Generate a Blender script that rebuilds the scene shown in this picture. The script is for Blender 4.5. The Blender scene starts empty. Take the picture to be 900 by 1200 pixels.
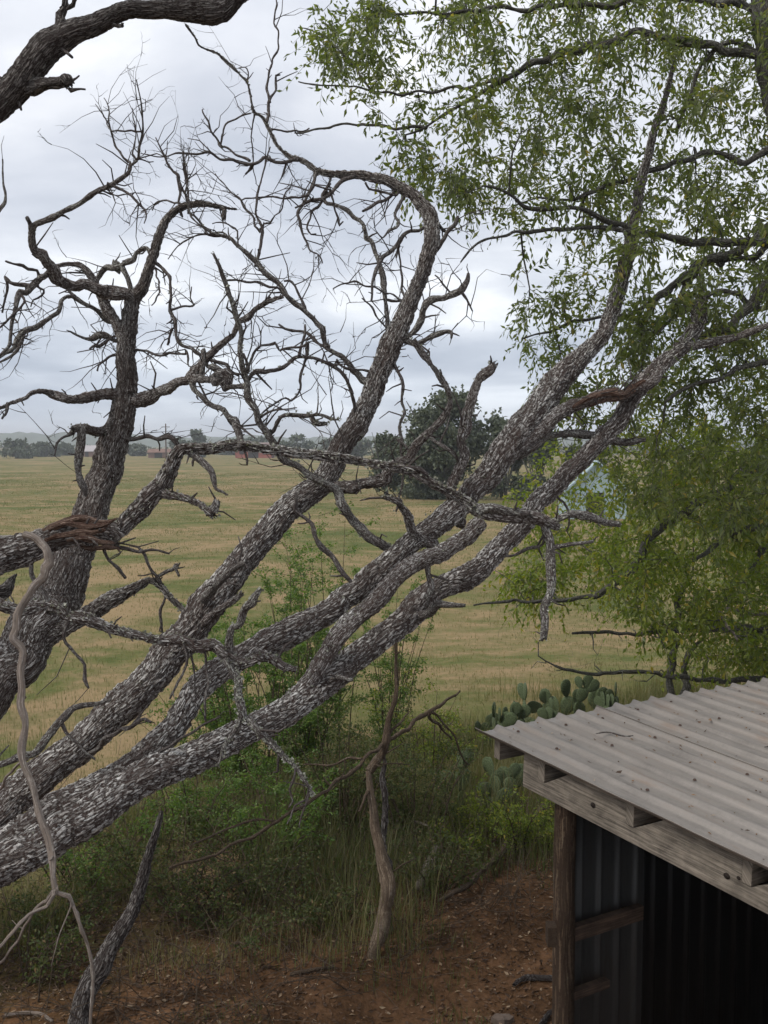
import bpy, math, random
import numpy as np
from mathutils import Vector, Matrix

C = bpy.context.scene
COL = C.collection
rng = np.random.default_rng(7)
random.seed(7)

# ------------------------------------------------------------------ camera
H = 3.4
F_PX = 1196.0
TH = math.atan(80 / F_PX)
DS = 1.38   # depth scale of the traced wood
cam_d = bpy.data.cameras.new('camera')
cam_d.sensor_fit = 'VERTICAL'
cam_d.sensor_height = 36.0
cam_d.lens = 36.0 * F_PX / 1200.0
cam_d.clip_start = 0.05
cam_d.clip_end = 6000
cam = bpy.data.objects.new('camera', cam_d)
cam.location = (0, 0, H)
cam.rotation_euler = (math.pi / 2 - TH, 0, 0)
COL.objects.link(cam)
C.camera = cam

# ------------------------------------------------------------------ world
SUN_EL, SUN_ROT = math.radians(50), math.radians(-118)
CLOUD = 1.0
W = bpy.data.worlds.new('World')
C.world = W
W.use_nodes = True
nt = W.node_tree
nt.nodes.clear()


def N(t, kind, **kw):
    n = t.nodes.new(kind)
    for k, v in kw.items():
        setattr(n, k, v)
    return n


def L(t, a, b):
    t.links.new(a, b)


def mathn(t, op, a, b=None, c=None, clamp=False):
    n = N(t, 'ShaderNodeMath', operation=op)
    n.use_clamp = clamp
    for i, v in enumerate((a, b, c)):
        if v is None:
            continue
        if isinstance(v, (int, float)):
            n.inputs[i].default_value = v
        else:
            L(t, v, n.inputs[i])
    return n.outputs[0]


def ramp(t, fac, stops, interp='LINEAR'):
    n = N(t, 'ShaderNodeValToRGB')
    n.color_ramp.interpolation = interp
    el = n.color_ramp.elements
    while len(el) < len(stops):
        el.new(0.5)
    for e, (p, c) in zip(el, stops):
        e.position = p
        e.color = (c[0], c[1], c[2], 1) if len(c) == 3 else c
    L(t, fac, n.inputs[0])
    return n.outputs[0]


def mixc(t, fac, a, b, mode='MIX'):
    n = N(t, 'ShaderNodeMix', data_type='RGBA', blend_type=mode)
    for sock, v in ((n.inputs[0], fac), (n.inputs[6], a), (n.inputs[7], b)):
        if isinstance(v, (int, float)):
            sock.default_value = v
        elif isinstance(v, tuple):
            sock.default_value = (*v, 1) if len(v) == 3 else v
        else:
            L(t, v, sock)
    return n.outputs[2]


def noise(t, vec, scale, detail=4, rough=0.55, dim='3D', dist=0.0):
    n = N(t, 'ShaderNodeTexNoise', noise_dimensions=dim)
    n.inputs['Scale'].default_value = scale
    n.inputs['Detail'].default_value = detail
    n.inputs['Roughness'].default_value = rough
    n.inputs['Distortion'].default_value = dist
    if vec is not None:
        L(t, vec, n.inputs['Vector'])
    return n.outputs[0]


sky = N(nt, 'ShaderNodeTexSky', sky_type='NISHITA', sun_disc=False)
sky.sun_elevation = SUN_EL
sky.sun_rotation = SUN_ROT
tc = N(nt, 'ShaderNodeTexCoord')
sep = N(nt, 'ShaderNodeSeparateXYZ')
L(nt, tc.outputs['Generated'], sep.inputs[0])
den = mathn(nt, 'ADD', mathn(nt, 'MAXIMUM', sep.outputs[2], 0.0), 0.16)
cx = mathn(nt, 'DIVIDE', sep.outputs[0], den)
cy = mathn(nt, 'DIVIDE', sep.outputs[1], den)
comb = N(nt, 'ShaderNodeCombineXYZ')
L(nt, cx, comb.inputs[0])
L(nt, cy, comb.inputs[1])
comb.inputs[2].default_value = 3.7
n1 = noise(nt, comb.outputs[0], 0.95, 7, 0.52, dist=0.3)
n2 = noise(nt, comb.outputs[0], 2.6, 5, 0.55)
cl = mathn(nt, 'ADD', mathn(nt, 'MULTIPLY', n1, 0.8), mathn(nt, 'MULTIPLY', n2, 0.2))
# cloud brightness: grey-blue bellies to thin bright gaps
cloudcol = ramp(nt, cl, [(0.33, (3.7, 4.0, 4.6)), (0.43, (4.7, 4.95, 5.5)), (0.52, (6.0, 6.2, 6.6)), (0.62, (8.6, 8.6, 8.7))])
# a little darker and bluer towards the horizon, as a thick cloud layer looks
hz = ramp(nt, sep.outputs[2], [(0.0, (0.74, 0.82, 0.92)), (0.14, (0.98, 0.99, 1.0)), (0.3, (1.06, 1.05, 1.04)), (0.55, (0.86, 0.88, 0.92))])
cloudcol = mixc(nt, 1.0, cloudcol, hz, 'MULTIPLY')
skyc = mixc(nt, 0.93, sky.outputs[0], cloudcol)
bg = N(nt, 'ShaderNodeBackground')
bg.inputs[1].default_value = 0.1
L(nt, skyc, bg.inputs[0])
wo = N(nt, 'ShaderNodeOutputWorld')
L(nt, bg.outputs[0], wo.inputs[0])

# ------------------------------------------------------------------ sun
sd = bpy.data.lights.new('sun', 'SUN')
sd.energy = 1.5
sd.angle = math.radians(14)
sd.color = (1.0, 0.95, 0.88)
so = bpy.data.objects.new('sun', sd)
# sky sun_rotation is measured clockwise from +Y
sdir = Vector((math.sin(SUN_ROT) * math.cos(SUN_EL), math.cos(SUN_ROT) * math.cos(SUN_EL), math.sin(SUN_EL)))
so.rotation_euler = sdir.to_track_quat('Z', 'Y').to_euler()
COL.objects.link(so)

C.view_settings.view_transform = 'Standard'
C.view_settings.look = 'None'
C.view_settings.exposure = 0.66
C.view_settings.gamma = 1.0
C.view_settings.use_curve_mapping = False
C.render.engine = 'CYCLES'
C.cycles.max_bounces = 6
C.cycles.diffuse_bounces = 3
C.cycles.transparent_max_bounces = 8

# ------------------------------------------------------------------ rays
cT, sT = math.cos(TH), math.sin(TH)
R3 = np.array([1.0, 0, 0])
F3 = np.array([0, cT, -sT])
U3 = np.array([0, sT, cT])
O3 = np.array([0, 0, H])


def P(x, y, d):
    """photo pixel (900x1200) at depth d metres -> world point"""
    return O3 + d * DS * (F3 + (x - 450) / F_PX * R3 + (600 - y) / F_PX * U3)


def G(x, y, z=0.0):
    r = F3 + (x - 450) / F_PX * R3 + (600 - y) / F_PX * U3
    return O3 + r * ((z - H) / r[2])


def toimg(p):
    q = np.asarray(p) - O3
    z = q @ F3
    return 450 + F_PX * (q @ R3) / z, 600 - F_PX * (q @ U3) / z


def hash2(ix, iy, s=0):
    v = np.sin(ix * 127.1 + iy * 311.7 + s * 74.7) * 43758.5453
    return v - np.floor(v)


def vnoise(x, y, s=0):
    x = np.asarray(x, float)
    y = np.asarray(y, float)
    ix, iy = np.floor(x), np.floor(y)
    fx, fy = x - ix, y - iy
    fx = fx * fx * (3 - 2 * fx)
    fy = fy * fy * (3 - 2 * fy)
    a = hash2(ix, iy, s)
    b = hash2(ix + 1, iy, s)
    c = hash2(ix, iy + 1, s)
    d = hash2(ix + 1, iy + 1, s)
    return (a * (1 - fx) + b * fx) * (1 - fy) + (c * (1 - fx) + d * fx) * fy - 0.5


def dirt_side(x, y):
    return 6.4 + 0.85 * np.asarray(x) - np.asarray(y)


def gz(x, y):
    x = np.asarray(x, float)
    y = np.asarray(y, float)
    far = np.clip((y - 2) / 40, 0, 1)
    z = 0.10 * vnoise(x / 1.7, y / 1.7, 1) + 0.04 * vnoise(x / 0.45, y / 0.45, 2)
    z = z * (1 - 0.3 * far) + 0.7 * far * vnoise(x / 35, y / 28, 3) * 0.5
    bank = np.clip((dirt_side(x, y) + 0.25) / 0.7, 0, 1)
    return z - 0.16 * bank * bank * (3 - 2 * bank)


# ------------------------------------------------------------------ mesh helpers
class Buf:
    def __init__(self):
        self.v, self.f4, self.f3, self.uv, self.rnd = [], [], [], [], []
        self.n = 0

    def add(self, v, f4=None, f3=None, uv=None, rnd=None):
        v = np.asarray(v, np.float32).reshape(-1, 3)
        k = len(v)
        self.v.append(v)
        self.uv.append(np.zeros((k, 2), np.float32) if uv is None else np.asarray(uv, np.float32))
        self.rnd.append(np.full(k, random.random(), np.float32) if rnd is None else np.broadcast_to(np.asarray(rnd, np.float32), (k,)))
        if f4 is not None and len(f4):
            self.f4.append(np.asarray(f4, np.int32).reshape(-1, 4) + self.n)
        if f3 is not None and len(f3):
            self.f3.append(np.asarray(f3, np.int32).reshape(-1, 3) + self.n)
        self.n += k

    def mesh(self, name, mat, smooth=True, origin=None):
        v = np.concatenate(self.v)
        if origin is not None:
            v = v - np.asarray(origin, np.float32)
        f4 = np.concatenate(self.f4) if self.f4 else np.zeros((0, 4), np.int32)
        f3 = np.concatenate(self.f3) if self.f3 else np.zeros((0, 3), np.int32)
        loops = np.concatenate([f4.ravel(), f3.ravel()]).astype(np.int32)
        starts = np.concatenate([np.arange(len(f4)) * 4, len(f4) * 4 + np.arange(len(f3)) * 3]).astype(np.int32)
        m = bpy.data.meshes.new(name)
        m.vertices.add(len(v))
        m.vertices.foreach_set('co', v.astype(np.float32).ravel())
        m.loops.add(len(loops))
        m.loops.foreach_set('vertex_index', loops)
        m.polygons.add(len(starts))
        m.polygons.foreach_set('loop_start', starts)
        m.update(calc_edges=True)
        m.polygons.foreach_set('use_smooth', np.full(len(starts), smooth))
        uvl = m.uv_layers.new(name='UVMap')
        uvl.data.foreach_set('uv', np.concatenate(self.uv)[loops].ravel())
        at = m.attributes.new('rnd', 'FLOAT', 'POINT')
        at.data.foreach_set('value', np.concatenate(self.rnd).astype(np.float32))
        m.materials.append(mat)
        return m

    def build(self, name, mat, parent=None, smooth=True, kind=None, origin=None):
        if origin is None and parent is not None:
            origin = tuple(parent.location) if parent.parent is None else tuple(parent.parent.location)
        o = bpy.data.objects.new(name, self.mesh(name, mat, smooth, origin))
        COL.objects.link(o)
        if parent is not None:
            o.parent = parent
        elif origin is not None:
            o.location = tuple(float(a) for a in origin)
        if kind:
            o['kind'] = kind
        return o


def tag(o, label=None, cat=None, group=None, kind=None):
    if label:
        o['label'] = label
    if cat:
        o['category'] = cat
    if group:
        o['group'] = group
    if kind:
        o['kind'] = kind
    return o


def thing(name, label, cat, loc=(0, 0, 0), group=None):
    o = bpy.data.objects.new(name, None)
    o.location = tuple(float(a) for a in loc)
    o.empty_display_size = 0.2
    COL.objects.link(o)
    return tag(o, label, cat, group)


def catmull(pts, spacing):
    p = np.asarray(pts, float)
    if len(p) == 2:
        p = np.vstack([p[0], (p[0] + p[1]) / 2, p[1]])
    q = np.vstack([2 * p[0] - p[1], p, 2 * p[-1] - p[-2]])
    out = []
    for i in range(1, len(q) - 2):
        a, b, c, d = q[i - 1], q[i], q[i + 1], q[i + 2]
        n = max(1, int(np.linalg.norm((c - b)[:3]) / spacing))
        t = (np.arange(n) / n)[:, None]
        out.append(0.5 * (2 * b + (c - a) * t + (2 * a - 5 * b + 4 * c - d) * t ** 2 + (3 * b - 3 * c + d - a) * t ** 3))
    out.append(p[-1:])
    r = np.vstack(out)
    r[:, 3] = np.maximum(r[:, 3], 0.0006)
    return r


def tube(buf, pts, segs=8, spacing=0.03, rough=0.06, wobble=0.0, closed_end=True, ragged=0.0, rnd=None, raw=False):
    """pts: (n,4) x,y,z,radius. A tapered, lumpy tube with metric UVs."""
    s = np.asarray(pts, float) if raw else catmull(pts, spacing)
    n = len(s)
    c = s[:, :3].copy()
    r = s[:, 3]
    seg = np.linalg.norm(np.diff(c, axis=0), axis=1)
    ln = np.concatenate([[0], np.cumsum(seg)])
    if wobble:
        for k in range(3):
            ph = rng.uniform(0, 6.28, 3)
            fr = rng.uniform(0.5, 1.6) / (np.mean(r) * 9)
            c += (wobble * r)[:, None] * np.sin(ln[:, None] * fr * 6.28 / 3 + ph) * 0.45
    tan = np.gradient(c, axis=0)
    tan /= np.linalg.norm(tan, axis=1)[:, None] + 1e-12
    nv = np.array([0, 1.0, 0.05])
    nv = nv - tan[0] * (nv @ tan[0])
    if np.linalg.norm(nv) < 1e-3:
        nv = np.array([1.0, 0, 0]) - tan[0] * tan[0][0]
    nv /= np.linalg.norm(nv)
    nn = np.zeros((n, 3))
    for i in range(n):
        nv = nv - tan[i] * (nv @ tan[i])
        nv /= np.linalg.norm(nv) + 1e-12
        nn[i] = nv
    bb = np.cross(tan, nn)
    th = np.linspace(0, 2 * math.pi, segs + 1)
    rad = np.repeat(r[:, None], segs + 1, 1)
    if rough:
        mr = float(np.mean(r))
        for k in range(4):
            m = rng.integers(1, 5)
            fr = rng.uniform(0.25, 1.1) / mr
            rad *= 1 + rough * np.sin(m * th[None] + ln[:, None] * fr + rng.uniform(0, 6.28)) * (0.9 if k < 2 else 0.6)
        rr = rng.normal(0, rough * 0.35, (n, 1))
        rad *= 1 + rr
    if ragged:
        k = max(1, int(0.02 / max(spacing, 1e-4)))
        pass
    v = c[:, None] + rad[..., None] * (np.cos(th)[None, :, None] * nn[:, None] + np.sin(th)[None, :, None] * bb[:, None])
    if ragged:
        off = rng.uniform(-1, 1, segs + 1)
        off[-1] = off[0]
        v[-1] += tan[-1] * (off * ragged)[:, None]
        if n > 2:
            v[-2] += tan[-1] * (off * ragged * 0.5)[:, None]
    r0 = float(np.max(r))
    uv = np.stack([np.broadcast_to(th * r0, (n, segs + 1)), np.broadcast_to(ln[:, None], (n, segs + 1))], -1)
    i = np.arange(n - 1)[:, None] * (segs + 1) + np.arange(segs)[None]
    f4 = np.stack([i, i + 1, i + segs + 2, i + segs + 1], -1).reshape(-1, 4)
    v = v.reshape(-1, 3)
    uv = uv.reshape(-1, 2)
    f3 = None
    if closed_end:
        tip = c[-1] + tan[-1] * (-0.2 * r[-1] if ragged else 0.4 * r[-1])
        base = (n - 1) * (segs + 1)
        v = np.vstack([v, tip])
        uv = np.vstack([uv, [[0, ln[-1]]]])
        j = base + np.arange(segs)
        f3 = np.stack([j, j + 1, np.full(segs, len(v) - 1)], -1)
    buf.add(v, f4, f3, uv, rnd)
    return c, r


def leaves(buf, pos, axis, length, width, droop=0.25, rnd=None, fold=0.25):
    """many small pointed leaves at once: pos (n,3), axis (n,3); 4 tris each"""
    n = len(pos)
    if n == 0:
        return
    axis = axis / (np.linalg.norm(axis, axis=1)[:, None] + 1e-9)
    ref = rng.normal(0, 1, (n, 3))
    side = np.cross(axis, ref)
    side /= np.linalg.norm(side, axis=1)[:, None] + 1e-9
    up = np.cross(side, axis)
    ln = np.broadcast_to(np.asarray(length, float), (n,))[:, None]
    wd = np.broadcast_to(np.asarray(width, float), (n,))[:, None]
    dz = np.array([0, 0, -1.0])
    base = pos
    mid = pos + axis * ln * 0.45 + dz * ln * droop * 0.2
    tip = pos + axis * ln + dz * ln * droop
    l = mid + side * wd * 0.5 + up * wd * fold
    r = mid - side * wd * 0.5 + up * wd * fold
    v = np.stack([base, l, tip, r, mid], 1).reshape(-1, 3)
    o = (np.arange(n) * 5)[:, None]
    f3 = np.concatenate([o + np.array([[0, 4, 1]]), o + np.array([[4, 2, 1]]), o + np.array([[0, 3, 4]]), o + np.array([[4, 3, 2]])])
    rn = np.repeat(rng.random(n) if rnd is None else rnd, 5)
    buf.add(v, None, f3, None, rn)


def box_verts(x0, x1, y0, y1, z0, z1):
    v = np.array([[x0, y0, z0], [x1, y0, z0], [x1, y1, z0], [x0, y1, z0], [x0, y0, z1], [x1, y0, z1], [x1, y1, z1], [x0, y1, z1]], float)
    f = [[0, 3, 2, 1], [4, 5, 6, 7], [0, 1, 5, 4], [1, 2, 6, 5], [2, 3, 7, 6], [3, 0, 4, 7]]
    return v, f


def bevel_obj(o, w=0.004):
    m = o.modifiers.new('bevel', 'BEVEL')
    m.width = w
    m.segments = 2
    m.limit_method = 'ANGLE'


# ------------------------------------------------------------------ materials
def newmat(name):
    m = bpy.data.materials.new(name)
    m.use_nodes = True
    t = m.node_tree
    t.nodes.clear()
    out = N(t, 'ShaderNodeOutputMaterial')
    b = N(t, 'ShaderNodeBsdfPrincipled')
    b.inputs['Specular IOR Level'].default_value = 0.25
    b.inputs['Roughness'].default_value = 0.85
    L(t, b.outputs[0], out.inputs[0])
    return m, t, b, out


def bump(t, b, h, dist=0.01, strength=1.0):
    n = N(t, 'ShaderNodeBump')
    n.inputs['Strength'].default_value = strength
    n.inputs['Distance'].default_value = dist
    L(t, h, n.inputs['Height'])
    L(t, n.outputs[0], b.inputs['Normal'])


def bark_mat(name, su, sv, disp, plate, furrow, lich, lich_amt, true_disp=False, edge=0.10):
    m, t, b, out = newmat(name)
    uv = N(t, 'ShaderNodeUVMap', uv_map='UVMap')
    tco = N(t, 'ShaderNodeTexCoord')
    oi = N(t, 'ShaderNodeObjectInfo')
    mp = N(t, 'ShaderNodeMapping')
    mp.inputs['Scale'].default_value = (su, sv, 1)
    L(t, uv.outputs[0], mp.inputs[0])
    w1 = N(t, 'ShaderNodeTexNoise', noise_dimensions='2D')
    w1.inputs['Scale'].default_value = 0.55
    w1.inputs['Detail'].default_value = 5
    w1.inputs['Roughness'].default_value = 0.65
    L(t, mp.outputs[0], w1.inputs['Vector'])
    sc = N(t, 'ShaderNodeVectorMath', operation='MULTIPLY_ADD')
    L(t, w1.outputs[1], sc.inputs[0])
    sc.inputs[1].default_value = (2.6, 2.6, 0)
    L(t, mp.outputs[0], sc.inputs[2])
    vo = N(t, 'ShaderNodeTexVoronoi', voronoi_dimensions='2D', feature='DISTANCE_TO_EDGE')
    vo.inputs['Scale'].default_value = 1.0
    L(t, sc.outputs[0], vo.inputs['Vector'])
    vc = N(t, 'ShaderNodeTexVoronoi', voronoi_dimensions='2D', feature='F1')
    vc.inputs['Scale'].default_value = 1.0
    L(t, sc.outputs[0], vc.inputs['Vector'])
    fine = noise(t, tco.outputs['Object'], 75, 6, 0.7)
    broad = noise(t, tco.outputs['Object'], 2.6, 4, 0.6)
    flk = noise(t, sc.outputs[0], 1.1, 6, 0.72, dim='2D')
    dd = mathn(t, 'ADD', vo.outputs['Distance'], mathn(t, 'MULTIPLY', mathn(t, 'SUBTRACT', fine, 0.5), 0.5))
    mr = N(t, 'ShaderNodeMapRange', interpolation_type='SMOOTHSTEP')
    mr.inputs[1].default_value = 0.0
    mr.inputs[2].default_value = edge * 2.8
    L(t, dd, mr.inputs[0])
    fm = N(t, 'ShaderNodeMapping')
    fm.inputs['Scale'].default_value = (0.55, 0.16, 1)
    L(t, sc.outputs[0], fm.inputs[0])
    fz = noise(t, fm.outputs[0], 1.0, 3, 0.5, dim='2D')
    fr = N(t, 'ShaderNodeMapRange', interpolation_type='SMOOTHSTEP')
    fr.inputs[1].default_value = 0.015
    fr.inputs[2].default_value = 0.06
    L(t, mathn(t, 'ABSOLUTE', mathn(t, 'SUBTRACT', fz, 0.5)), fr.inputs[0])
    up = mathn(t, 'MULTIPLY', mr.outputs[0], mathn(t, 'MULTIPLY_ADD', fr.outputs[0], 0.8, 0.2))
    cellv = N(t, 'ShaderNodeSeparateColor')
    L(t, vc.outputs['Color'], cellv.inputs[0])
    height = mathn(t, 'MULTIPLY_ADD', up, mathn(t, 'MULTIPLY_ADD', cellv.outputs[0], 0.65, 0.4), mathn(t, 'MULTIPLY', fine, 0.35))
    # bark plates differ in tone from flake to flake
    tone = mathn(t, 'ADD', mathn(t, 'MULTIPLY', cellv.outputs[1], 0.45), mathn(t, 'MULTIPLY', fine, 0.55))
    pt = ramp(t, tone, [(0.2, tuple(a * 0.30 for a in plate)), (0.47, tuple(a * 0.60 for a in plate)), (0.75, plate)])
    # pale crusty lichen in scattered flakes
    lm = N(t, 'ShaderNodeMapRange', interpolation_type='SMOOTHSTEP')
    lm.inputs[1].default_value = 0.60 - lich_amt * 0.26
    lm.inputs[2].default_value = 0.70 - lich_amt * 0.24
    lmn = mathn(t, 'ADD', mathn(t, 'MULTIPLY', flk, 0.58), mathn(t, 'ADD', mathn(t, 'MULTIPLY', broad, 0.42), mathn(t, 'MULTIPLY', mathn(t, 'SUBTRACT', fine, 0.5), 0.25)))
    L(t, lmn, lm.inputs[0])
    lcol = mixc(t, fine, tuple(a * 0.72 for a in lich), tuple(min(1, a * 1.2) for a in lich))
    top = mixc(t, mathn(t, 'MULTIPLY', lm.outputs[0], 0.92), pt, lcol)
    col = mixc(t, up, furrow, top)
    L(t, col, b.inputs['Base Color'])
    b.inputs['Roughness'].default_value = 0.92
    b.inputs['Specular IOR Level'].default_value = 0.15
    if true_disp:
        m.displacement_method = 'BOTH'
        dn = N(t, 'ShaderNodeDisplacement')
        dn.inputs['Midlevel'].default_value = 1.0
        dn.inputs['Scale'].default_value = disp
        L(t, height, dn.inputs['Height'])
        L(t, dn.outputs[0], out.inputs['Displacement'])
    else:
        bump(t, b, height, disp, 1.0)
    return m


PLATE = (0.42, 0.385, 0.355)
FURROW = (0.055, 0.037, 0.031)
LICH = (0.64, 0.625, 0.59)
M_TRUNK = bark_mat('bark_plated', 58, 19, 0.015, PLATE, FURROW, LICH, 0.46, True)
M_LIMB = bark_mat('bark_limb', 80, 27, 0.008, (0.43, 0.40, 0.375), FURROW, LICH, 0.45, True, 0.12)
M_BRANCH = bark_mat('bark_branch', 110, 40, 0.004, (0.36, 0.335, 0.315), (0.06, 0.045, 0.04), (0.48, 0.48, 0.43), 0.5, False, 0.1)
M_TWIG = bark_mat('bark_twig', 160, 40, 0.002, (0.23, 0.21, 0.20), (0.06, 0.045, 0.04), (0.38, 0.38, 0.34), 0.3)
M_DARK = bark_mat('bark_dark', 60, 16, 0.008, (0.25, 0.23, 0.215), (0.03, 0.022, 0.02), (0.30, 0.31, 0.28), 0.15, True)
M_TORN = bark_mat('torn_wood', 150, 6, 0.010, (0.36, 0.25, 0.19), (0.07, 0.035, 0.025), (0.42, 0.38, 0.34), 0.3, True)
M_PALE = bark_mat('bare_pale_wood', 160, 8, 0.002, (0.40, 0.34, 0.30), (0.20, 0.16, 0.13), (0.45, 0.43, 0.38), 0.25)
M_TANW = bark_mat('tan_sapling_bark', 90, 9, 0.003, (0.36, 0.28, 0.20), (0.12, 0.085, 0.06), (0.44, 0.40, 0.34), 0.3)
M_BROWN = bark_mat('brown_stick', 140, 20, 0.002, (0.20, 0.145, 0.10), (0.07, 0.05, 0.035), (0.30, 0.27, 0.22), 0.2)
M_POST = bark_mat('old_post', 60, 5, 0.004, (0.13, 0.09, 0.06), (0.04, 0.026, 0.018), (0.16, 0.15, 0.10), 0.1)
M_LIVE = bark_mat('bark_live', 90, 26, 0.005, (0.28, 0.27, 0.245), (0.055, 0.05, 0.04), (0.30, 0.31, 0.27), 0.3)


def leaf_mat(name, stops, transl=0.45, rough=0.42):
    m, t, b, out = newmat(name)
    at = N(t, 'ShaderNodeAttribute', attribute_name='rnd')
    col = ramp(t, at.outputs['Fac'], stops)
    L(t, col, b.inputs['Base Color'])
    b.inputs['Roughness'].default_value = rough
    b.inputs['Specular IOR Level'].default_value = 0.5
    tr = N(t, 'ShaderNodeBsdfTranslucent')
    L(t, mixc(t, 1.0, col, (1.5, 1.6, 0.7), 'MULTIPLY'), tr.inputs[0])
    mx = N(t, 'ShaderNodeMixShader')
    mx.inputs[0].default_value = transl
    L(t, b.outputs[0], mx.inputs[1])
    L(t, tr.outputs[0], mx.inputs[2])
    L(t, mx.outputs[0], out.inputs[0])
    return m


M_LEAF = leaf_mat('hackberry_leaf', [(0, (0.070, 0.094, 0.034)), (0.5, (0.122, 0.150, 0.048)), (0.85, (0.19, 0.205, 0.062)), (1, (0.29, 0.23, 0.06))], 0.5)
M_LEAF_Y = leaf_mat('yellowing_leaf', [(0, (0.075, 0.115, 0.018)), (0.5, (0.15, 0.195, 0.028)), (0.85, (0.24, 0.255, 0.038)), (1, (0.36, 0.28, 0.05))], 0.5)
M_LEAF_G = leaf_mat('shrub_leaf', [(0, (0.05, 0.095, 0.020)), (0.6, (0.105, 0.175, 0.034)), (1, (0.20, 0.25, 0.06))], 0.45)
M_LEAF_D = leaf_mat('dry_weed_leaf', [(0, (0.035, 0.055, 0.014)), (0.5, (0.065, 0.085, 0.022)), (0.8, (0.11, 0.105, 0.036)), (1, (0.20, 0.14, 0.07))], 0.35, 0.75)
M_LEAF_O = leaf_mat('oak_leaf', [(0, (0.045, 0.058, 0.036)), (0.6, (0.078, 0.094, 0.055)), (1, (0.125, 0.14, 0.08))], 0.15, 0.6)
M_LEAF_F = leaf_mat('far_leaf', [(0, (0.055, 0.072, 0.05)), (0.6, (0.075, 0.095, 0.06)), (1, (0.11, 0.12, 0.075))], 0.1, 0.7)
M_GRASS = leaf_mat('grass_blade', [(0, (0.08, 0.10, 0.032)), (0.45, (0.14, 0.138, 0.055)), (0.8, (0.20, 0.165, 0.085)), (1, (0.29, 0.225, 0.135))], 0.3, 0.7)
M_GRASS_G = leaf_mat('green_blade', [(0, (0.045, 0.07, 0.018)), (0.6, (0.09, 0.115, 0.032)), (1, (0.20, 0.17, 0.07))], 0.3, 0.6)
M_LITTER = leaf_mat('leaf_litter', [(0, (0.05, 0.028, 0.016)), (0.5, (0.12, 0.066, 0.036)), (0.88, (0.22, 0.13, 0.07)), (1, (0.40, 0.30, 0.20))], 0.1, 0.8)
M_LICHEN = leaf_mat('lichen_flake', [(0, (0.16, 0.16, 0.13)), (0.6, (0.27, 0.27, 0.225)), (1, (0.42, 0.42, 0.36))], 0.1, 0.95)


def flat_mat(name, col, var=0.25, scale=8, rough=0.85, metal=0.0, bumpd=0.0, stretch=(1, 1, 1)):
    m, t, b, out = newmat(name)
    tco = N(t, 'ShaderNodeTexCoord')
    mp = N(t, 'ShaderNodeMapping')
    mp.inputs['Scale'].default_value = stretch
    L(t, tco.outputs['Object'], mp.inputs[0])
    n = noise(t, mp.outputs[0], scale, 6, 0.65)
    c = ramp(t, n, [(0.3, tuple(a * (1 - var) for a in col)), (0.7, tuple(min(1, a * (1 + var)) for a in col))])
    L(t, c, b.inputs['Base Color'])
    b.inputs['Roughness'].default_value = rough
    b.inputs['Metallic'].default_value = metal
    if bumpd:
        bump(t, b, n, bumpd)
    return m


# ground: dry pasture with green bands, bare reddish earth near the shed
def ground_mat():
    m, t, b, out = newmat('pasture_ground')
    g = N(t, 'ShaderNodeNewGeometry')
    sp = N(t, 'ShaderNodeSeparateXYZ')
    L(t, g.outputs['Position'], sp.inputs[0])
    st = N(t, 'ShaderNodeMapping')
    st.inputs['Scale'].default_value = (0.85, 1, 1)
    L(t, g.outputs['Position'], st.inputs[0])
    n1 = noise(t, st.outputs[0], 0.15, 7, 0.72, dist=0.8)
    n2 = noise(t, st.outputs[0], 1.3, 6, 0.65)
    n3 = noise(t, g.outputs['Position'], 9, 5, 0.7)
    mixn = mathn(t, 'ADD', mathn(t, 'MULTIPLY', n1, 0.6), mathn(t, 'ADD', mathn(t, 'MULTIPLY', n2, 0.28), mathn(t, 'MULTIPLY', n3, 0.12)))
    field = ramp(t, mixn, [(0.425, (0.085, 0.102, 0.032)), (0.47, (0.130, 0.128, 0.048)), (0.51, (0.180, 0.148, 0.070)), (0.555, (0.255, 0.185, 0.10))])
    d1 = noise(t, g.outputs['Position'], 3.0, 7, 0.7)
    d2 = noise(t, g.outputs['Position'], 28, 5, 0.7)
    dn = mathn(t, 'ADD', mathn(t, 'MULTIPLY', d1, 0.6), mathn(t, 'MULTIPLY', d2, 0.4))
    dirt = ramp(t, dn, [(0.36, (0.040, 0.023, 0.013)), (0.5, (0.110, 0.060, 0.031)), (0.64, (0.185, 0.10, 0.054))])
    side = mathn(t, 'SUBTRACT', mathn(t, 'MULTIPLY_ADD', sp.outputs[0], 0.85, 7.0), sp.outputs[1])
    side = mathn(t, 'ADD', side, mathn(t, 'MULTIPLY', mathn(t, 'SUBTRACT', d1, 0.5), 3.5))
    mr = N(t, 'ShaderNodeMapRange', interpolation_type='SMOOTHSTEP')
    mr.inputs[1].default_value = -3.4
    mr.inputs[2].default_value = -0.2
    L(t, side, mr.inputs[0])
    L(t, mixc(t, mr.outputs[0], field, dirt), b.inputs['Base Color'])
    b.inputs['Roughness'].default_value = 1.0
    b.inputs['Specular IOR Level'].default_value = 0.05
    hh = mathn(t, 'ADD', mathn(t, 'MULTIPLY', n2, 0.6), mathn(t, 'ADD', mathn(t, 'MULTIPLY', n3, 0.25), mathn(t, 'MULTIPLY', d2, 0.15)))
    bump(t, b, hh, 0.12, 0.8)
    return m


M_GROUND = ground_mat()

# ------------------------------------------------------------------ ground sheet
def axis_pts(lo, hi, fine_lo, fine_hi, step, grow=1.13):
    a = list(np.arange(fine_lo, fine_hi, step))
    s, x = step, fine_hi
    while x < hi:
        a.append(x)
        s *= grow
        x += s
    a.append(hi)
    s, x = step, fine_lo
    while x > lo:
        s *= grow
        x -= s
        a.insert(0, max(x, lo))
    return np.array(sorted(set(np.round(a, 4))))


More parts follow.
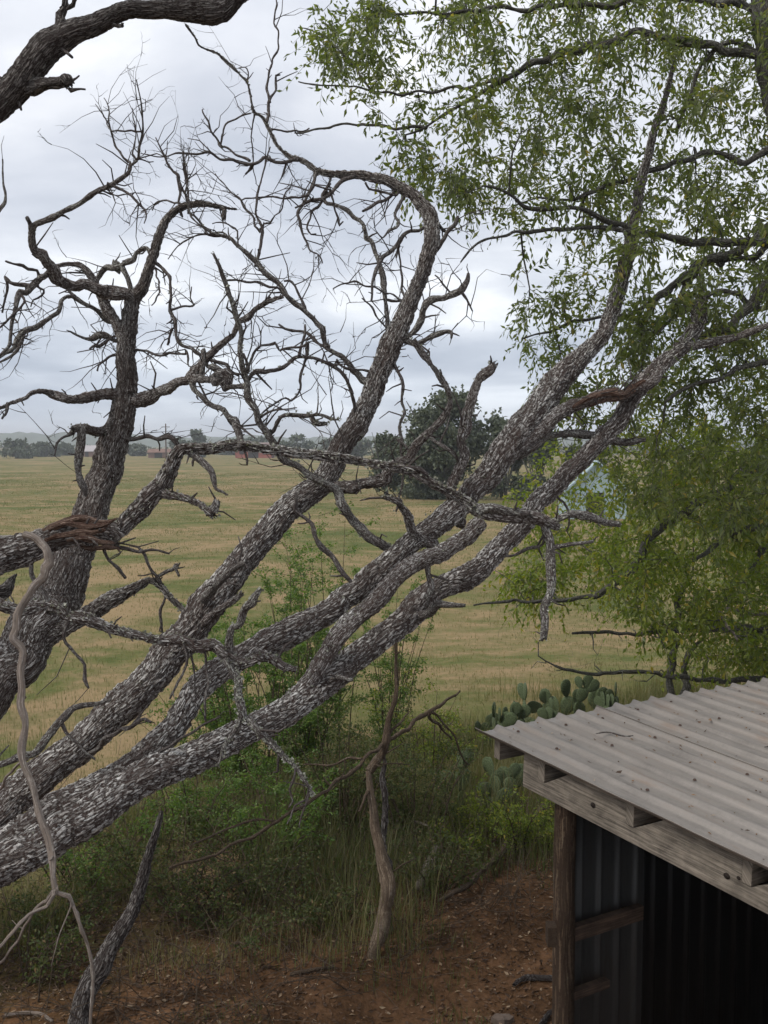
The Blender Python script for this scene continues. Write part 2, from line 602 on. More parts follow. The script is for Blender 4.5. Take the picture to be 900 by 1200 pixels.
xs = axis_pts(-2400, 2400, -6, 6, 0.07)
ys = axis_pts(-40, 3600, 3.5, 15, 0.07)
X, Y = np.meshgrid(xs, ys)
Z = gz(X, Y)
b = Buf()
nx, ny = len(xs), len(ys)
ii = np.arange(ny - 1)[:, None] * nx + np.arange(nx - 1)[None]
b.add(np.stack([X, Y, Z], -1).reshape(-1, 3), np.stack([ii, ii + 1, ii + nx + 1, ii + nx], -1).reshape(-1, 4))
b.build('ground', M_GROUND, kind='structure')

# far low ridge closing the horizon
M_RIDGE = flat_mat('far_woods', (0.085, 0.105, 0.075), 0.35, 0.06, 1.0)
b = Buf()
hx = np.linspace(-1700, 1700, 2400)
hh = 4 + 9 * (vnoise(hx / 240, 0 * hx, 11) + 0.5) + 2.6 * vnoise(hx / 7, 0 * hx, 15) + 3.5 * vnoise(hx / 18, 0 * hx, 12) + 3 * vnoise(hx / 55, 0 * hx, 13)
hh += 6 * np.exp(-((hx + 330) / 160) ** 2)
prof = [(0, -2), (6, 0.55), (14, 0.85), (40, 1.0), (120, 0.7)]
vv = []
for (dy, k) in prof:
    vv.append(np.stack([hx, 1000 + dy + 20 * vnoise(hx / 90, 0 * hx, 14), (hh * k if k > 0 else 0 * hx + k)], -1))
nn_ = len(hx)
ii = np.arange(len(prof) - 1)[:, None] * nn_ + np.arange(nn_ - 1)[None]
b.add(np.concatenate(vv), np.stack([ii, ii + 1, ii + nn_ + 1, ii + nn_], -1).reshape(-1, 4))
b.build('hills', M_RIDGE, kind='structure')

# ------------------------------------------------------------------ traced dead wood
# every branch: kind, id, parent, depth, points 'x,y,r' in photo pixels (r = half width)
PATH = {}


def parse(s):
    return np.array([[float(a) for a in q.split(',')] for q in s.split()])


def dense(pp):
    out = []
    for i in range(len(pp) - 1):
        for t in np.linspace(0, 1, 12, endpoint=False):
            out.append(pp[i] * (1 - t) + pp[i + 1] * t)
    out.append(pp[-1])
    return np.array(out)


def trace(bid, parent, depth, s):
    """-> (n,4) world points with radius; depth: (d0,d1,...) absolute, or a delta when parent is given"""
    p = parse(s)
    n = len(p)
    ac = np.concatenate([[0], np.cumsum(np.linalg.norm(np.diff(p[:, :2], axis=0), axis=1))])
    ac /= max(ac[-1], 1e-6)
    if parent is not None:
        q = PATH[parent]
        k = np.argmin(np.hypot(q[:, 0] - p[0, 0], q[:, 1] - p[0, 1]))
        d0 = q[k, 3]
        dd = d0 + depth * ac
        if np.hypot(q[k, 0] - p[0, 0], q[k, 1] - p[0, 1]) > 1.5:
            p = np.vstack([[q[k, 0], q[k, 1], min(p[0, 2] * 1.15, q[k, 2] * 0.9)], p])
            dd = np.concatenate([[d0], dd])
    else:
        dd = np.interp(ac, np.linspace(0, 1, len(depth)), depth)
    pd = np.column_stack([p, dd])
    PATH[bid] = dense(pd)
    return np.array([[*P(x, y, d), r * d * DS / F_PX] for x, y, r, d in pd])


def tree_parts(root, rows, stub_name='twigs', stub_mat=None, stub_dens=1.0, lichen_on=(), fit=None, fine=0):
    """build every traced branch as its own part; short snapped stubs are joined into one part"""
    stubs = Buf()
    lich = Buf()
    ns = nl = 0
    thin = []
    for (kind, bid, parent, depth, s) in rows:
        if fit:
            s = fit(bid, s)
        w = trace(bid, parent, depth, s)
        rmax, rmin = w[:, 3].max(), w[:, 3].min()
        pxr = parse(s)[:, 2].max()
        broken = kind.endswith('!')
        kind = kind.rstrip('!')
        mat = None
        if ':' in kind:
            kind, mn = kind.split(':')
            mat = globals()['M_' + mn]
        bf = Buf()
        if parent is not None and len(w) > 2:
            w[0, 3] *= 1.2
        if pxr < 9.5:
            w = catmull(w, 0.085)
            k = len(w)
            if k > 3:
                w[1:-1, :3] += rng.normal(0, 1, (k - 2, 3)) * (0.22 * w[1:-1, 3] + 0.0035)[:, None]
                w[1:-1, 3] *= rng.uniform(.84, 1.2, k - 2)
        else:
            w = catmull(w, 0.10)
            k = len(w)
            for _ in range(k // 7):
                c0 = random.randrange(k)
                w[:, 3] *= 1 + random.uniform(.05, .16) * np.exp(-((np.arange(k) - c0) / random.uniform(.7, 1.6)) ** 2)
            w[1:-1, :3] += rng.normal(0, .07, (k - 2, 3)) * w[1:-1, 3][:, None]
        if pxr >= 12:
            segs, sp, nm, mt, ro, wo_ = 96, 0.017, 'trunk', M_TRUNK, 0.035, 0.22
        elif pxr >= 6:
            segs, sp, nm, mt, ro, wo_ = 40, 0.015, 'limb', M_LIMB, 0.05, 0.3
        elif pxr >= 2.8:
            segs, sp, nm, mt, ro, wo_ = 12, 0.016, 'branch', M_BRANCH, 0.09, 0.4
        else:
            segs, sp, nm, mt, ro, wo_ = 6, 0.02, 'twig', M_TWIG, 0.10, 0.9
        if kind != '-':
            nm = kind
        tube(bf, w, segs, sp, ro, wo_, ragged=(rmin * 0.9 if broken else 0))
        bf.build(nm, mat or mt, root)
        # snapped stubs and knobs along the thinner wood
        cs = catmull(w, 0.03)
        if pxr < 7 and parse(s)[:, 1].mean() < 520:
            thin.append(cs)
        if pxr < 9 and stub_dens > 0:
            k = int(len(cs) * 0.36 * stub_dens * (1.0 if pxr > 2 else 0.7))
            for _ in range(k):
                i = random.randrange(len(cs))
                c0, r0 = cs[i, :3], cs[i, 3]
                j = min(i + 1, len(cs) - 1)
                tg = cs[j, :3] - cs[max(j - 1, 0), :3]
                tg /= np.linalg.norm(tg) + 1e-9
                d = rng.normal(0, 1, 3)
                d -= tg * (d @ tg)
                d = d / np.linalg.norm(d) + tg * random.uniform(0.1, 0.9) + np.array([0, 0, 0.15])
                d /= np.linalg.norm(d)
                ln_ = random.choice((0.03, 0.04, 0.055, 0.07, 0.12, 0.2)) * random.uniform(0.6, 1.3) + r0
                rr = min(r0 * 0.6, 0.0075) * random.uniform(0.6, 1)
                b2 = d + rng.normal(0, 0.35, 3)
                p0, p1 = c0, c0 + d * ln_ * 0.55
                p2 = p1 + b2 / np.linalg.norm(b2) * ln_ * 0.45
                tube(stubs, [[*p0, rr], [*p1, rr * 0.85], [*p2, rr * 0.5]], 5, ln_ / 2.2, 0.1)
                ns += 1
        if bid in lichen_on:
            k = int(lichen_on[bid])
            idx = rng.integers(0, len(cs), k)
            dirs = rng.normal(0, 1, (k, 3)) + np.array([0, -0.5, 0.5])
            dirs /= np.linalg.norm(dirs, axis=1)[:, None]
            pos = cs[idx, :3] + dirs * (cs[idx, 3] * 0.85)[:, None]
            sz = rng.uniform(0.006, 0.018, k)
            leaves(lich, pos, dirs + rng.normal(0, 0.7, (k, 3)), sz, sz * 1.1, 0.0)
            nl += 1
    # fine dead twigs, forked and kinked, on the thin upper wood
    wts = np.array([len(c) for c in thin], float) if thin else None
    for _ in range(fine):
        cs = thin[int(rng.choice(len(thin), p=wts / wts.sum()))]
        i = int(len(cs) * random.uniform(.15, 1) ** .7) - 1
        j = min(i + 1, len(cs) - 1)
        tg = cs[j, :3] - cs[max(j - 2, 0), :3]
        tg /= np.linalg.norm(tg) + 1e-9
        d = rng.normal(0, .75, 3) + tg * .7 + np.array([0, 0, .3])
        d /= np.linalg.norm(d)
        ln_ = random.uniform(.10, .46)
        rr = min(cs[i, 3] * .6, .0042)

        def zig(p, d, ln_, rr, lvl):
            pts = [[*p, rr]]
            for q in range(4):
                d = d + rng.normal(0, .28, 3)
                d /= np.linalg.norm(d)
                p = p + d * ln_ / 4
                pts.append([*p, rr * (1 - .2 * (q + 1))])
                if lvl and random.random() < .36:
                    e = d + rng.normal(0, .7, 3)
                    zig(p, e / np.linalg.norm(e), ln_ * random.uniform(.25, .6), rr * .65, lvl - 1)
            tube(stubs, pts, 4, ln_ / 5, 0.08)
        zig(cs[i, :3], d, ln_, rr, 2)
        ns += 1
    if ns:
        stubs.build(stub_name, stub_mat or M_TWIG, root, kind='stuff')
    if nl:
        lich.build('lichen', M_LICHEN, root, smooth=False, kind='stuff')


def rescale(s, fn):
    return ' '.join('%g,%g,%.2f' % (x, y, r * fn(x, y)) for x, y, r in parse(s))


def fit_lean(bid, s):
    if bid in ('B', 'C', 'D'):
        return rescale(s, lambda x, y: float(np.interp(x, [0, 200, 450, 600], [.70, .70, .77, .75])))
    if bid == 'D1':
        return rescale(s, lambda x, y: .74)
    return rescale(s, lambda x, y: .80)


def fit_h(bid, s):
    if bid == 'Ha':
        return rescale(s, lambda x, y: float(np.interp(x, [195, 215, 300], [.85, .7, .64])))
    return rescale(s, lambda x, y: .72 if bid == 'Hb' else .85)


# --- upright dead tree on the left
LEFT = [
 ('trunk', 'L', None, (4.3, 4.4, 4.6, 4.9, 5.0, 5.05, 5.1), '-190,1235,52 -150,1080,50 -80,900,42 -18,805,38 10,777,37 33,740,36 60,700,34 83,650,30 107,597,25 120,567,23 131,533,22 143,497,20 152,455,16 151,420,14 153,385,12.5 157,355,11 167,338,9 177,310,7.5 187,277,7 194,259,6.5 206,246,6 219,240,5.5 239,239,4.5 257,242,3.5 268,244,2.5 278,245,1.5'),
 ('-!', 'L1', 'L', 0.0, '257,242,3.5 263,244,3.6 262,256,3'),
 ('-', 'Lf', 'L', -0.1, '144,400,9 134,378,8 124,362,8 118,344,7.5 111,329,6.5 104,319,5 98,314,4.5 86,311,4 75,311,3.5 60,313,2.5'),
 ('-', 'Lh', 'L', -0.5, '158,352,10 148,343,10 136,342,9.5 124,343,9 112,342,8 100,339,8 89,336,8.5 78,333,8.5 68,327,9 60,318,8.5 51,307,8 44,299,7.5 38,290,6.5 37,280,6 38,267,5 35,259,4.5 32,254,3.5'),
 ('-', 'Lc', 'Lh', -0.25, '38,267,4.5 44,262,4.5 62,253,4.2 75,247,3.8 89,242,3.7 102,233,3.5 116,222,3.4 133,213,3 150,203,2.5 155,195,2.2 160,186,2 164,173,1.7 167,160,1.6 168,146,1.4 168,133,1.2 163,110,1 160,93,.7'),
 ('-', 'Lc1', 'Lc', 0.1, '152,200,2 151,190,1.8 145,184,1.5 137,173,1.4 133,162,1.3 130,153,1.2 128,140,1 127,130,1 125,122,.8 122,115,.6'),
 ('-', 'Lc2', 'Lc', 0.1, '158,190,1.4 157,177,1.2 158,160,1 157,143,.9 155,127,.6'),
 ('-', 'Lc3', 'Lc', -0.1, '127,217,2.5 135,218,2.2 143,222,2 153,229,1.8 163,237,1.6 168,245,1.5 172,254,1.2 169,262,.8'),
 ('-', 'Lc4', 'Lc', 0.1, '130,152,1 124,140,.9 117,130,.8 112,122,.5'),
 ('-', 'Lc5', 'Lc', 0.05, '164,187,1.2 172,189,1 180,190,.7'),
 ('-', 'Lt', 'L', 0.1, '178,300,3 171,293,3 164,291,3.2 159,297,3.2 156,302,3.2 149,308,3.4 142,313,3.6 133,316,3.8 124,318,3.8 116,325,3.4 112,334,3'),
 ('-', 'Lt1', 'Lt', 0.0, '143,313,4 147,323,3.2 151,335,3 155,346,3'),
 ('-!', 'Lt2', 'Lt', 0.0, '137,318,6 137,309,5.5 135,306,4'),
 ('-', 'Ld', 'L', -0.3, '122,375,4 112,364,3.5 102,357,3.2 93,351,3 87,349,2.8 80,349,2.8 74,353,3 67,364,3 58,371,3 49,378,3.2 40,384,3.4 31,389,3.8 22,400,3.5 17,408,3 8,414,2.6 -3,420,2'),
 ('-', 'Ld1', 'Ld', 0.1, '87,349,2.4 82,341,2 76,335,1.8'),
 ('-', 'Ld2', 'Ld', -0.1, '26,396,2.4 18,412,2.2 8,420,1.8 -4,426,1.5'),
 ('-', 'Lk', 'Lh', -0.2, '55,322,4 49,329,4.5 44,331,5 36,337,4.5 30,343,4.2 24,342,4 20,350,3.5 18,364,3 16,378,2.6 14,393,2.4 11,402,2.2 4,413,2 -4,420,1.6'),
 ('-', 'Lk1', 'Lk', 0.1, '36,336,3.2 22,331,2.6 14,329,2.2 7,327,2 8,338,1.8 6,352,1.7 2,366,1.5'),
 ('-', 'Lk2', 'Lk', -0.1, '24,345,2.2 30,352,1.8 22,362,1.6 12,373,1.5 -2,384,1.4'),
 ('-', 'Lk3', 'Lh', -0.1, '48,326,3 44,318,2.6 36,313,2.3 27,311,2.2 17,309,1.8 7,306,1.5'),
 ('-', 'Lk4', 'Lk', 0.05, '44,333,2 52,338,1.6 48,346,1.4 40,352,1.2 36,360,.9'),
 ('-', 'Ls', 'L', -0.1, '135,400,3 126,395,4 116,391,5 108,393,4 100,396,2 91,394,1.5 83,389,1 78,387,.6'),
 ('-', 'Ls1', 'L', -0.1, '133,395,2 118,404,3 112,403,2 106,408,1.5'),
 ('-', 'Ls2', 'L', -0.1, '139,416,2.4 130,418,2 124,421,2 117,428,1.6 113,434,1.4'),
 ('-', 'Ll', 'L', -0.5, '143,464,9 133,465,8.5 118,466,8 100,465,8 86,465,8 73,465,7 62,462,5.5 50,460,4.2 40,463,3.5 30,467,3.2 14,473,3 0,477,2.8 -14,480,2.4'),
 ('-!', 'Ll1', 'Ll', -0.1, '10,475,2.2 6,483,2 3,491,1.8'),
 ('-', 'Lr', 'L', -0.45, '160,468,10 170,463,9.5 181,458,9 193,453,8.5 207,449,8 220,446,7.5 234,445,7 247,446,6.5 254,449,7.5'),
 ('burl', 'Lrb', 'Lr', 0.0, '250,438,4 256,440,8 263,446,10.5 264,452,9 262,459,3'),
 ('-', 'Lr1', 'Lrb', -0.05, '264,452,4 275,454,3.5 285,452,3.5 292,458,2.5'),
 ('-', 'Lr2', 'Lr', -0.2, '222,446,8 227,438,7.5 233,430,6.5 243,419,6 253,410,5.4 264,400,5.2 273,390,5 280,380,5 287,373,4.8 298,365,4.4 307,358,4.2 320,351,4 333,347,3'),
 ('-', 'Lr2a', 'Lr2', 0.0, '302,362,3.2 310,355,2.8 316,349,2.4'),
 ('-', 'Lr3', 'Lr', -0.25, '226,452,4 229,458,3.4 236,465,3.3 244,471,3.3 253,477,3.6 260,482,4 266,490,4.8 271,497,5.4 278,511,5.6 283,522,4'),
 ('-', 'Lr3a', 'Lr3', -0.1, '271,498,2.4 282,502,2 290,507,1.6 299,514,1.2'),
 ('-', 'Lr4', 'Lr', 0.0, '238,410,3 244,425,3 252,430,4 258,436,5'),
 ('-', 'Lp', 'L', -0.3, '180,310,2.6 188,312,2.6 193,317,2.5 198,325,2.4 200,335,2.3 201,350,2.2 201,365,2.1 203,380,2.1 206,394,2.4 213,401,2.5 222,405,2.5 230,411,2.6 240,419,2.6 250,425,2.6 262,428,2.6 272,434,2.4 280,440,2'),
 ('-', 'Lp1', 'Lp', 0.0, '201,362,1.5 212,361,1.4 227,358,1.3 225,348,1.1 224,336,.9'),
 ('-', 'Lp2', 'Lp', 0.0, '203,385,1.6 198,396,1.8 195,405,1.8'),
 ('-', 'Lp3', 'L', -0.2, '180,313,1.4 183,325,1.3 187,338,1.2 184,350,1.1 178,358,.9'),
 ('-', 'Lq', 'L', -0.2, '160,411,2.4 172,413,2 183,414,2 193,416,2 205,416,1.8 218,415,1.6'),
 ('-', 'Lq1', 'Lq', -0.05, '218,410,1.4 222,420,1.4 222,428,1.2 232,433,1'),
 ('limb!', 'Lo', 'L', -0.3, '126,508,9 117,506,7.5 108,504,7 97,503,7.5 88,503,6.5 84,502,5'),
 ('-', 'Lo1', 'Lo', -0.05, '92,508,6 93,518,5.5 92,533,5.2 94,548,5 97,563,4.5 99,574,3.6 100,582,2.4'),
 ('-', 'Lo2', 'Lo', -0.1, '88,504,3 80,510,2.4 72,514,2 63,517,1.5 65,526,1.3 64,534,1'),
 ('-', 'Lo3', 'L', -0.1, '140,513,3 157,513,3.2 172,511,3.2 187,512,3.2 198,515,3.4 207,522,3.4'),
 ('-', 'Lcut', 'L', -0.25, '40,757,16 66,740,13 93,726,11.5 105,718,13 117,712,13 130,704,12.5 143,697,11 155,690,8.5 167,685,6.5 174,681,5.5 182,682,5 191,690,5 200,700,5 213,713,4.6 224,722,4'),
 ('-', 'Lcut1', 'Lcut', -0.05, '188,690,3 184,676,2.6 176,664,2.4 167,650,2.4 163,642,2'),
 ('-!', 'Lcut2', 'Lcut', -0.05, '182,680,2.4 194,672,2.4 203,668,2.4 207,662,4 209,667,2 210,675,1.6'),
 ('-', 'Lcut3', 'Lcut', 0.0, '192,692,2 192,705,2 189,720,1.9 188,740,1.8'),
 ('-', 'Lv', 'L', 0.0, '213,253,1.6 210,235,2 211,220,2.6 208,208,2.8 203,201,2 197,192,1.6 193,183,1.4 187,172,1.2 182,161,.8'),
 ('-', 'Lv1', 'L', 0.0, '221,241,2.2 217,228,2 213,220,2 209,212,2'),
 ('-', 'Lv2', 'L', 0.0, '222,250,1.4 220,235,1.4 218,218,1.3 217,205,1.2 216,190,1 215,178,.7'),
 ('-', 'Lv3', 'Lv', 0.0, '202,199,1 197,188,.9 195,176,.7 197,165,.5'),
 ('-', 'Lv4', 'L', 0.1, '210,236,1.6 198,236,1.5 186,236,1.4 180,240,1.2 178,247,.8'),
]
root = thing('dead_tree', 'upright dead tree at far left with forked grey bark trunk and level side limbs', 'tree', P(-190, 1235, 4.3))
tree_parts(root, LEFT, lichen_on={'Lcut': 160, 'Lo': 40, 'Lp': 60}, fit=lambda bid, s: rescale(s, lambda x, y: .82), fine=150)

# --- leaning dead tree, three stems from one base off the left edge
LEAN = [
 ('trunk', 'B', None, (3.2, 3.3, 3.5, 3.7, 4.0, 4.3, 4.6, 4.9, 5.05, 5.2), '-640,1540,50 -420,1330,46 -250,1170,42 -130,1070,38 -60,1012,35 0,958,32 60,905,30 110,857,29 150,820,28 185,785,28 215,745,28 243,705,27 262,680,25 280,657,24 313,620,23 347,592,22 375,572,20 390,551,19 400,533,18.5 411,514,18 427,483,17.5 441,440,17 457,400,16 469,380,15 477,362,14 487,340,13 497,320,12 503,300,11.5 507,284,11.5 507,267,11.5 502,252,11 492,237,10 483,228,9.5 474,222,9 461,215,8.5 448,210,8 436,208,7.5 425,206,7 410,205,6.5 394,204,6 383,203,6 372,200,5.6 360,192,5 350,187,4.4 340,184,4 333,179,3.6 327,173,3.4 322,165,3.2 318,156,3.1 313,147,3 309,139,2.8 303,135,2.6 297,130,2.4 294,113,2.2 290,97,2.1 284,90,2.2 277,83,2.4 269,75,2.6 260,67,2.4 254,62,2 247,60,1.8 240,57,1.5 233,53,1.3 228,43,1.1 217,28,.7'),
 ('trunk', 'C', None, (3.15, 3.3, 3.6, 3.9, 4.15, 4.5, 4.8, 5.2, 5.5, 5.8), '-60,1040,40 0,1000,36 50,968,34 100,938,31 140,912,27 180,880,25 205,850,23 232,812,23 262,787,22 297,766,22 333,741,21 360,728,20 387,713,20 433,678,19 467,645,18 497,622,18 528,598,19 552,575,19 575,556,20 600,520,22 628,487,21 651,452,21 672,432,19 690,413,15 706,393,13 717,358,12 727,327,11.5 735,304,11 740,275,10 745,243,9 751,213,8 759,185,7.2 767,155,6.5 774,135,5.6 780,115,4.8 786,92,3.8 791,67,3'),
 ('trunk', 'D', None, (3.0, 3.15, 3.35, 3.6, 3.9, 4.15, 4.4, 4.7, 4.95, 5.1), '-60,1052,36 0,1018,35 50,985,34 100,952,33 140,925,31 180,905,30 215,890,28 250,875,26 280,860,25 307,845,24 330,832,24 350,818,24 375,803,23 400,786,22 420,773,21 440,760,21 470,731,20 501,700,19.5 532,680,19 550,672,18 567,660,17.5 591,638,17 618,608,16.5 633,586,16 648,572,15 664,554,15 680,538,14.5 696,522,14 710,508,14 723,496,14 737,473,14 752,453,14 768,435,14 784,419,13 799,404,12 810,391,11 818,376,10.5 822,362,9.5'),
 ('trunk', 'D1', 'D', 0.25, '345,825,16 363,795,15 374,775,15 385,757,15.5 397,741,16 418,719,14.5 439,702,14 458,683,14 478,667,14.5 498,656,14.5 517,646,14.5 534,637,14.5 548,627,14.5 558,618,14.5 565,608,13'),
 ('snag!', 'D2', 'D', 0.1, '818,378,10 820,365,9.5 823,355,8.5 824,346,7.5'),
 ('-', 'D3', 'D', -0.3, '799,404,9 812,408,7.5 830,404,7 850,397,6.5 870,393,6 890,385,5 920,372,4'),
 ('limb', 'C2', 'C', 0.25, '590,540,10 616,517,10 636,503,10 655,491,10 670,480,9.5 686,471,9 706,465,9 725,461,8.5 745,453,8.5 762,446,8 775,430,7'),
 ('splinter:TORN!', 'C2t', None, (4.66, 4.72), '672,478,3 690,467,5.5 708,462,6 726,459,6 742,453,5 756,445,3'),
 ('splinter:TORN!', 'C2u', None, (4.68, 4.74), '690,474,3 708,469,4.5 728,466,4.5 744,459,3'),
 ('-', 'C3', 'C', 0.25, '606,532,6 622,522,6 640,513,6 653,509,5.5 672,510,5 690,511,5 705,513,5.5 720,516,5.5 738,517,4.5 756,515,3'),
 ('snag!', 'C4', 'C', -0.1, '540,612,9 535,595,9 534,575,9 537,555,9 540,535,8.5 543,518,8.5 545,505,8.5 548,490,8 551,475,8 556,460,8 563,449,8 569,440,7.5 574,432,7 578,425,6'),
 ('-', 'C4a', 'C4', 0.05, '537,540,3.5 530,532,3 520,524,3 512,518,2.6 504,512,2'),
 ('limb!', 'C5', 'C', -0.25, '512,642,7.5 503,634,7.5 486,620,7.5 478,607,7 470,597,6 461,588,5 450,583,3.5'),
 ('limb', 'C6', 'C', -0.35, '470,648,7 455,642,7 444,637,7 430,629,7 421,617,7 413,603,7 404,589,6.6 393,577,6.6 380,568,6 367,560,5.6 350,549,5 330,537,4.8 317,514,4.6 308,498,4.8 300,482,5 293,466,5 288,450,4.8 285,430,4.2 282,410,4.2 279,388,3.8 275,367,3.8 270,350,3.5 264,330,3.2 258,313,2.6 250,297,1.8'),
 ('-', 'C6a', 'C6', 0.1, '292,462,3 294,446,3 298,436,3.2 306,434,3 317,435,3 327,431,3 337,427,3 350,419,2.8 363,420,2.8 377,425,2.8 387,428,2.8 397,430,2.6 404,438,2.2 408,450,2 413,463,2'),
 ('-', 'C6b', 'C6', 0.0, '288,433,2.6 294,422,2.4 300,413,2.2 305,406,2 317,402,1.9 323,403,1.8 328,411,1.4'),
 ('-', 'C6c', 'C6a', 0.0, '350,418,2.4 354,408,2.2 358,392,2 357,380,1.6'),
 ('-', 'C6d', 'C6a', 0.0, '360,400,2 359,415,2 356,430,2 353,447,1.9 349,457,1.8 342,468,1.6 334,467,1.4 323,473,1.4 313,480,1.3 304,487,1.1'),
 ('-', 'C6e', 'C6', -0.05, '305,489,1.6 315,481,1.5 325,480,1.4 337,480,1.2 348,478,.8'),
 ('-', 'C6f', 'C6', -0.1, '316,506,3 322,498,3 330,491,3 340,487,3 353,484,2.8 363,486,2.6 373,489,2.5 384,492,2.3 398,491,1.6'),
 ('-', 'C6g', 'C6f', 0.0, '364,486,3 369,494,3.5 377,497,4 384,497,2.5'),
 ('-', 'C6h', 'C6b', 0.0, '331,411,1.6 342,409,1.6 351,406,1.6 363,400,1.4'),
 ('-', 'C6i', 'C6', 0, '291,437,2.6 288,425,2.2 285,415,1.8'),
 ('-!', 'B1', 'B', -0.35, '385,577,10 410,570,10 425,566,9.5 443,560,9 456,553,8.5 466,546,8 474,539,7.5 483,530,7 492,520,6.5 502,509,6 512,499,6 523,489,5.5 526,478,4.5 525,466,4.5 522,455,5 514,440,5 506,428,5 498,417,5 490,407,5.5 484,398,5'),
 ('-', 'B2', 'B', -0.1, '425,446,4.4 415,434,4.2 403,422,4 393,413,3.8 383,405,3.8 380,396,3.8 377,387,3.8 370,376,3.8 360,366,3.8 349,356,3.9 337,347,4 324,333,3.8 310,320,3.8 297,306,3.5 283,293,3 275,285,2.7 267,279,2.5 250,273,2 240,266,1.8 234,259,1.6 228,254,1.5 223,248,1.4 220,238,1.4 219,228,1.3 218,210,1.2 217,194,.8'),
 ('-', 'B2a', 'B2', 0.1, '265,279,1.8 248,274,1.6 240,270,1.5 234,266,1.4 228,260,1.4 223,254,1.3 221,240,1.2'),
 ('-', 'B2b', 'B2', 0.1, '301,311,2.4 303,295,2.3 305,284,2.2 306,272,2.1 303,260,2 301,250,1.9 302,235,1.7 303,223,1.6 306,210,1.4 308,199,1.3 313,184,1.1 317,172,.8'),
 ('-', 'B2c', 'B2b', 0.05, '305,273,1.8 300,264,1.7 297,257,1.6 290,247,1.6 283,239,1.5 275,230,1.4 268,221,1.2 260,212,1 252,203,.7'),
 ('-', 'B2d', 'B2b', 0.0, '307,267,1.5 309,263,1.4 316,260,1.4 323,254,1.3 329,243,1.2 334,230,1.1 339,220,.9 343,210,.6'),
 ('-', 'B2e', 'B2', 0.1, '270,280,1.8 260,274,1.6 248,273,1.5 239,273,1.4 228,276,1.3 217,283,1.2 206,293,1 197,304,.7'),
 ('-', 'B2f', 'B2', 0.0, '334,346,2 325,339,1.9 310,333,1.8 299,331,1.7 288,330,1.6 277,329,1.4 266,328,1'),
 ('-', 'B2g', 'B2', 0.0, '357,362,2.2 352,345,2 345,334,1.8 338,329,1.6 333,330,1.4'),
 ('-', 'B2h', 'B2', 0.05, '386,407,2.6 376,402,2.4 365,394,2.4 353,388,2.3 342,385,2.1 334,384,2 327,381,1.4'),
 ('-', 'B2i', 'B2', 0.05, '278,290,1.4 279,278,1.3 275,268,1.2 268,262,1.1 258,260,1 249,262,.8'),
 ('-', 'B2j', 'B2c', 0.05, '292,250,1.4 284,237,1.2 288,232,1.2 300,231,1.3 312,231,1.4 328,231,1.5 342,231,1.6 352,232,1.6 362,228,1.6'),
 ('-', 'B3', 'B', -0.1, '425,434,2 415,433,2 405,431,1.8 395,422,1.5'),
 ('-', 'B4', 'B', -0.15, '418,490,3 414,474,2.4 409,458,2.2 404,443,2 399,434,1.8'),
 ('-', 'B5', 'B', -0.1, '470,395,4 479,392,5 487,383,5 492,373,5 497,364,5 503,357,5 512,351,4.8 520,348,4.6 529,345,4.5 537,342,4.4 543,337,4.6 547,330,3.6 549,320,2.4'),
 ('-', 'B5a', 'B5', 0.0, '541,339,2.6 545,347,2 549,356,1.6 554,365,1.1'),
 ('-', 'B5b', 'B5', 0.0, '526,344,1.4 522,335,1.4 517,328,1.2 509,323,1'),
 ('-!', 'B6', 'B', -0.15, '480,402,4.5 491,401,4 500,397,3.5 510,393,3.4 519,391,3.2 527,390,2.4 529,396,1.6'),
 ('-', 'B7', 'B', -0.3, '462,405,2.6 463,420,2.8 466,435,2.8 470,450,2.6 472,468,2.3 472,483,2 471,500,2 471,520,2 471,547,1.8 470,573,1.8 467,585,1.8 463,600,1.6'),
 ('-', 'B7a', 'B7', -0.1, '469,515,2 473,522,2 478,530,2 480,540,1.8 481,560,1.4'),
 ('-', 'B8', 'B', -0.15, '500,264,3 492,269,3 483,273,3 475,277,3 467,284,3 458,296,3 451,303,3 445,309,3 440,320,2.5 436,333,2.2 436,345,2 435,352,1.6'),
 ('-', 'B8a', 'B8', 0.05, '467,284,2.4 466,293,2 465,302,1.4'),
 ('-', 'B9', 'B', -0.2, '388,210,2 379,233,2.4 391,240,2.4 404,247,2.6 415,255,2.8 426,264,3 429,277,3 434,285,3 440,294,3 446,307,3.4 449,320,4.2 451,333,4.2 451,350,3.2 452,370,3 453,383,3 456,397,3'),
 ('-', 'B9a', 'B9', 0.0, '378,232,2.2 382,222,2.4 386,213,2.6'),
 ('-', 'Ba', 'B', -0.2, '373,203,3.2 369,212,3 366,220,2.8 359,230,2.6 353,238,2.4 351,248,2.2 351,258,2 355,272,1.8 358,286,1.6 364,294,1.4 372,297,1.3 377,303,1.2 378,308,.8'),
 ('-', 'Bb', 'B', -0.2, '414,208,3 404,214,3 394,220,3 385,226,2.8 376,232,2.6 366,235,2.4 356,239,2 346,244,1.4'),
 ('-', 'Bc', 'Bb', 0.0, '386,224,2 390,235,1.8 392,247,1.7 396,256,1.6 400,263,1.4 403,260,1'),
 ('-', 'Bd', 'Bb', -0.05, '378,233,2 371,242,1.9 366,248,1.8 362,257,1.7 361,268,1.5 364,275,1.2 370,274,.8'),
 ('-', 'Be', 'B', -0.15, '472,230,3 470,238,2.8 465,245,2.6 463,252,2.6 467,261,2.6 463,266,2.4 457,269,2.2 454,276,1.8 449,279,1.4'),
 ('-!', 'Bf', 'B', -0.15, '459,230,2.2 450,234,2.2 439,238,2.2 433,243,2 427,247,1.8'),
 ('-', 'Bg', 'B', -0.1, '465,228,1.8 454,226,1.8 443,224,1.7 434,220,1.6 428,213,1.5'),
 ('-', 'Bh', 'B', 0.0, '507,256,3 512,262,2.6 518,267,2.4 523,271,2.6'),
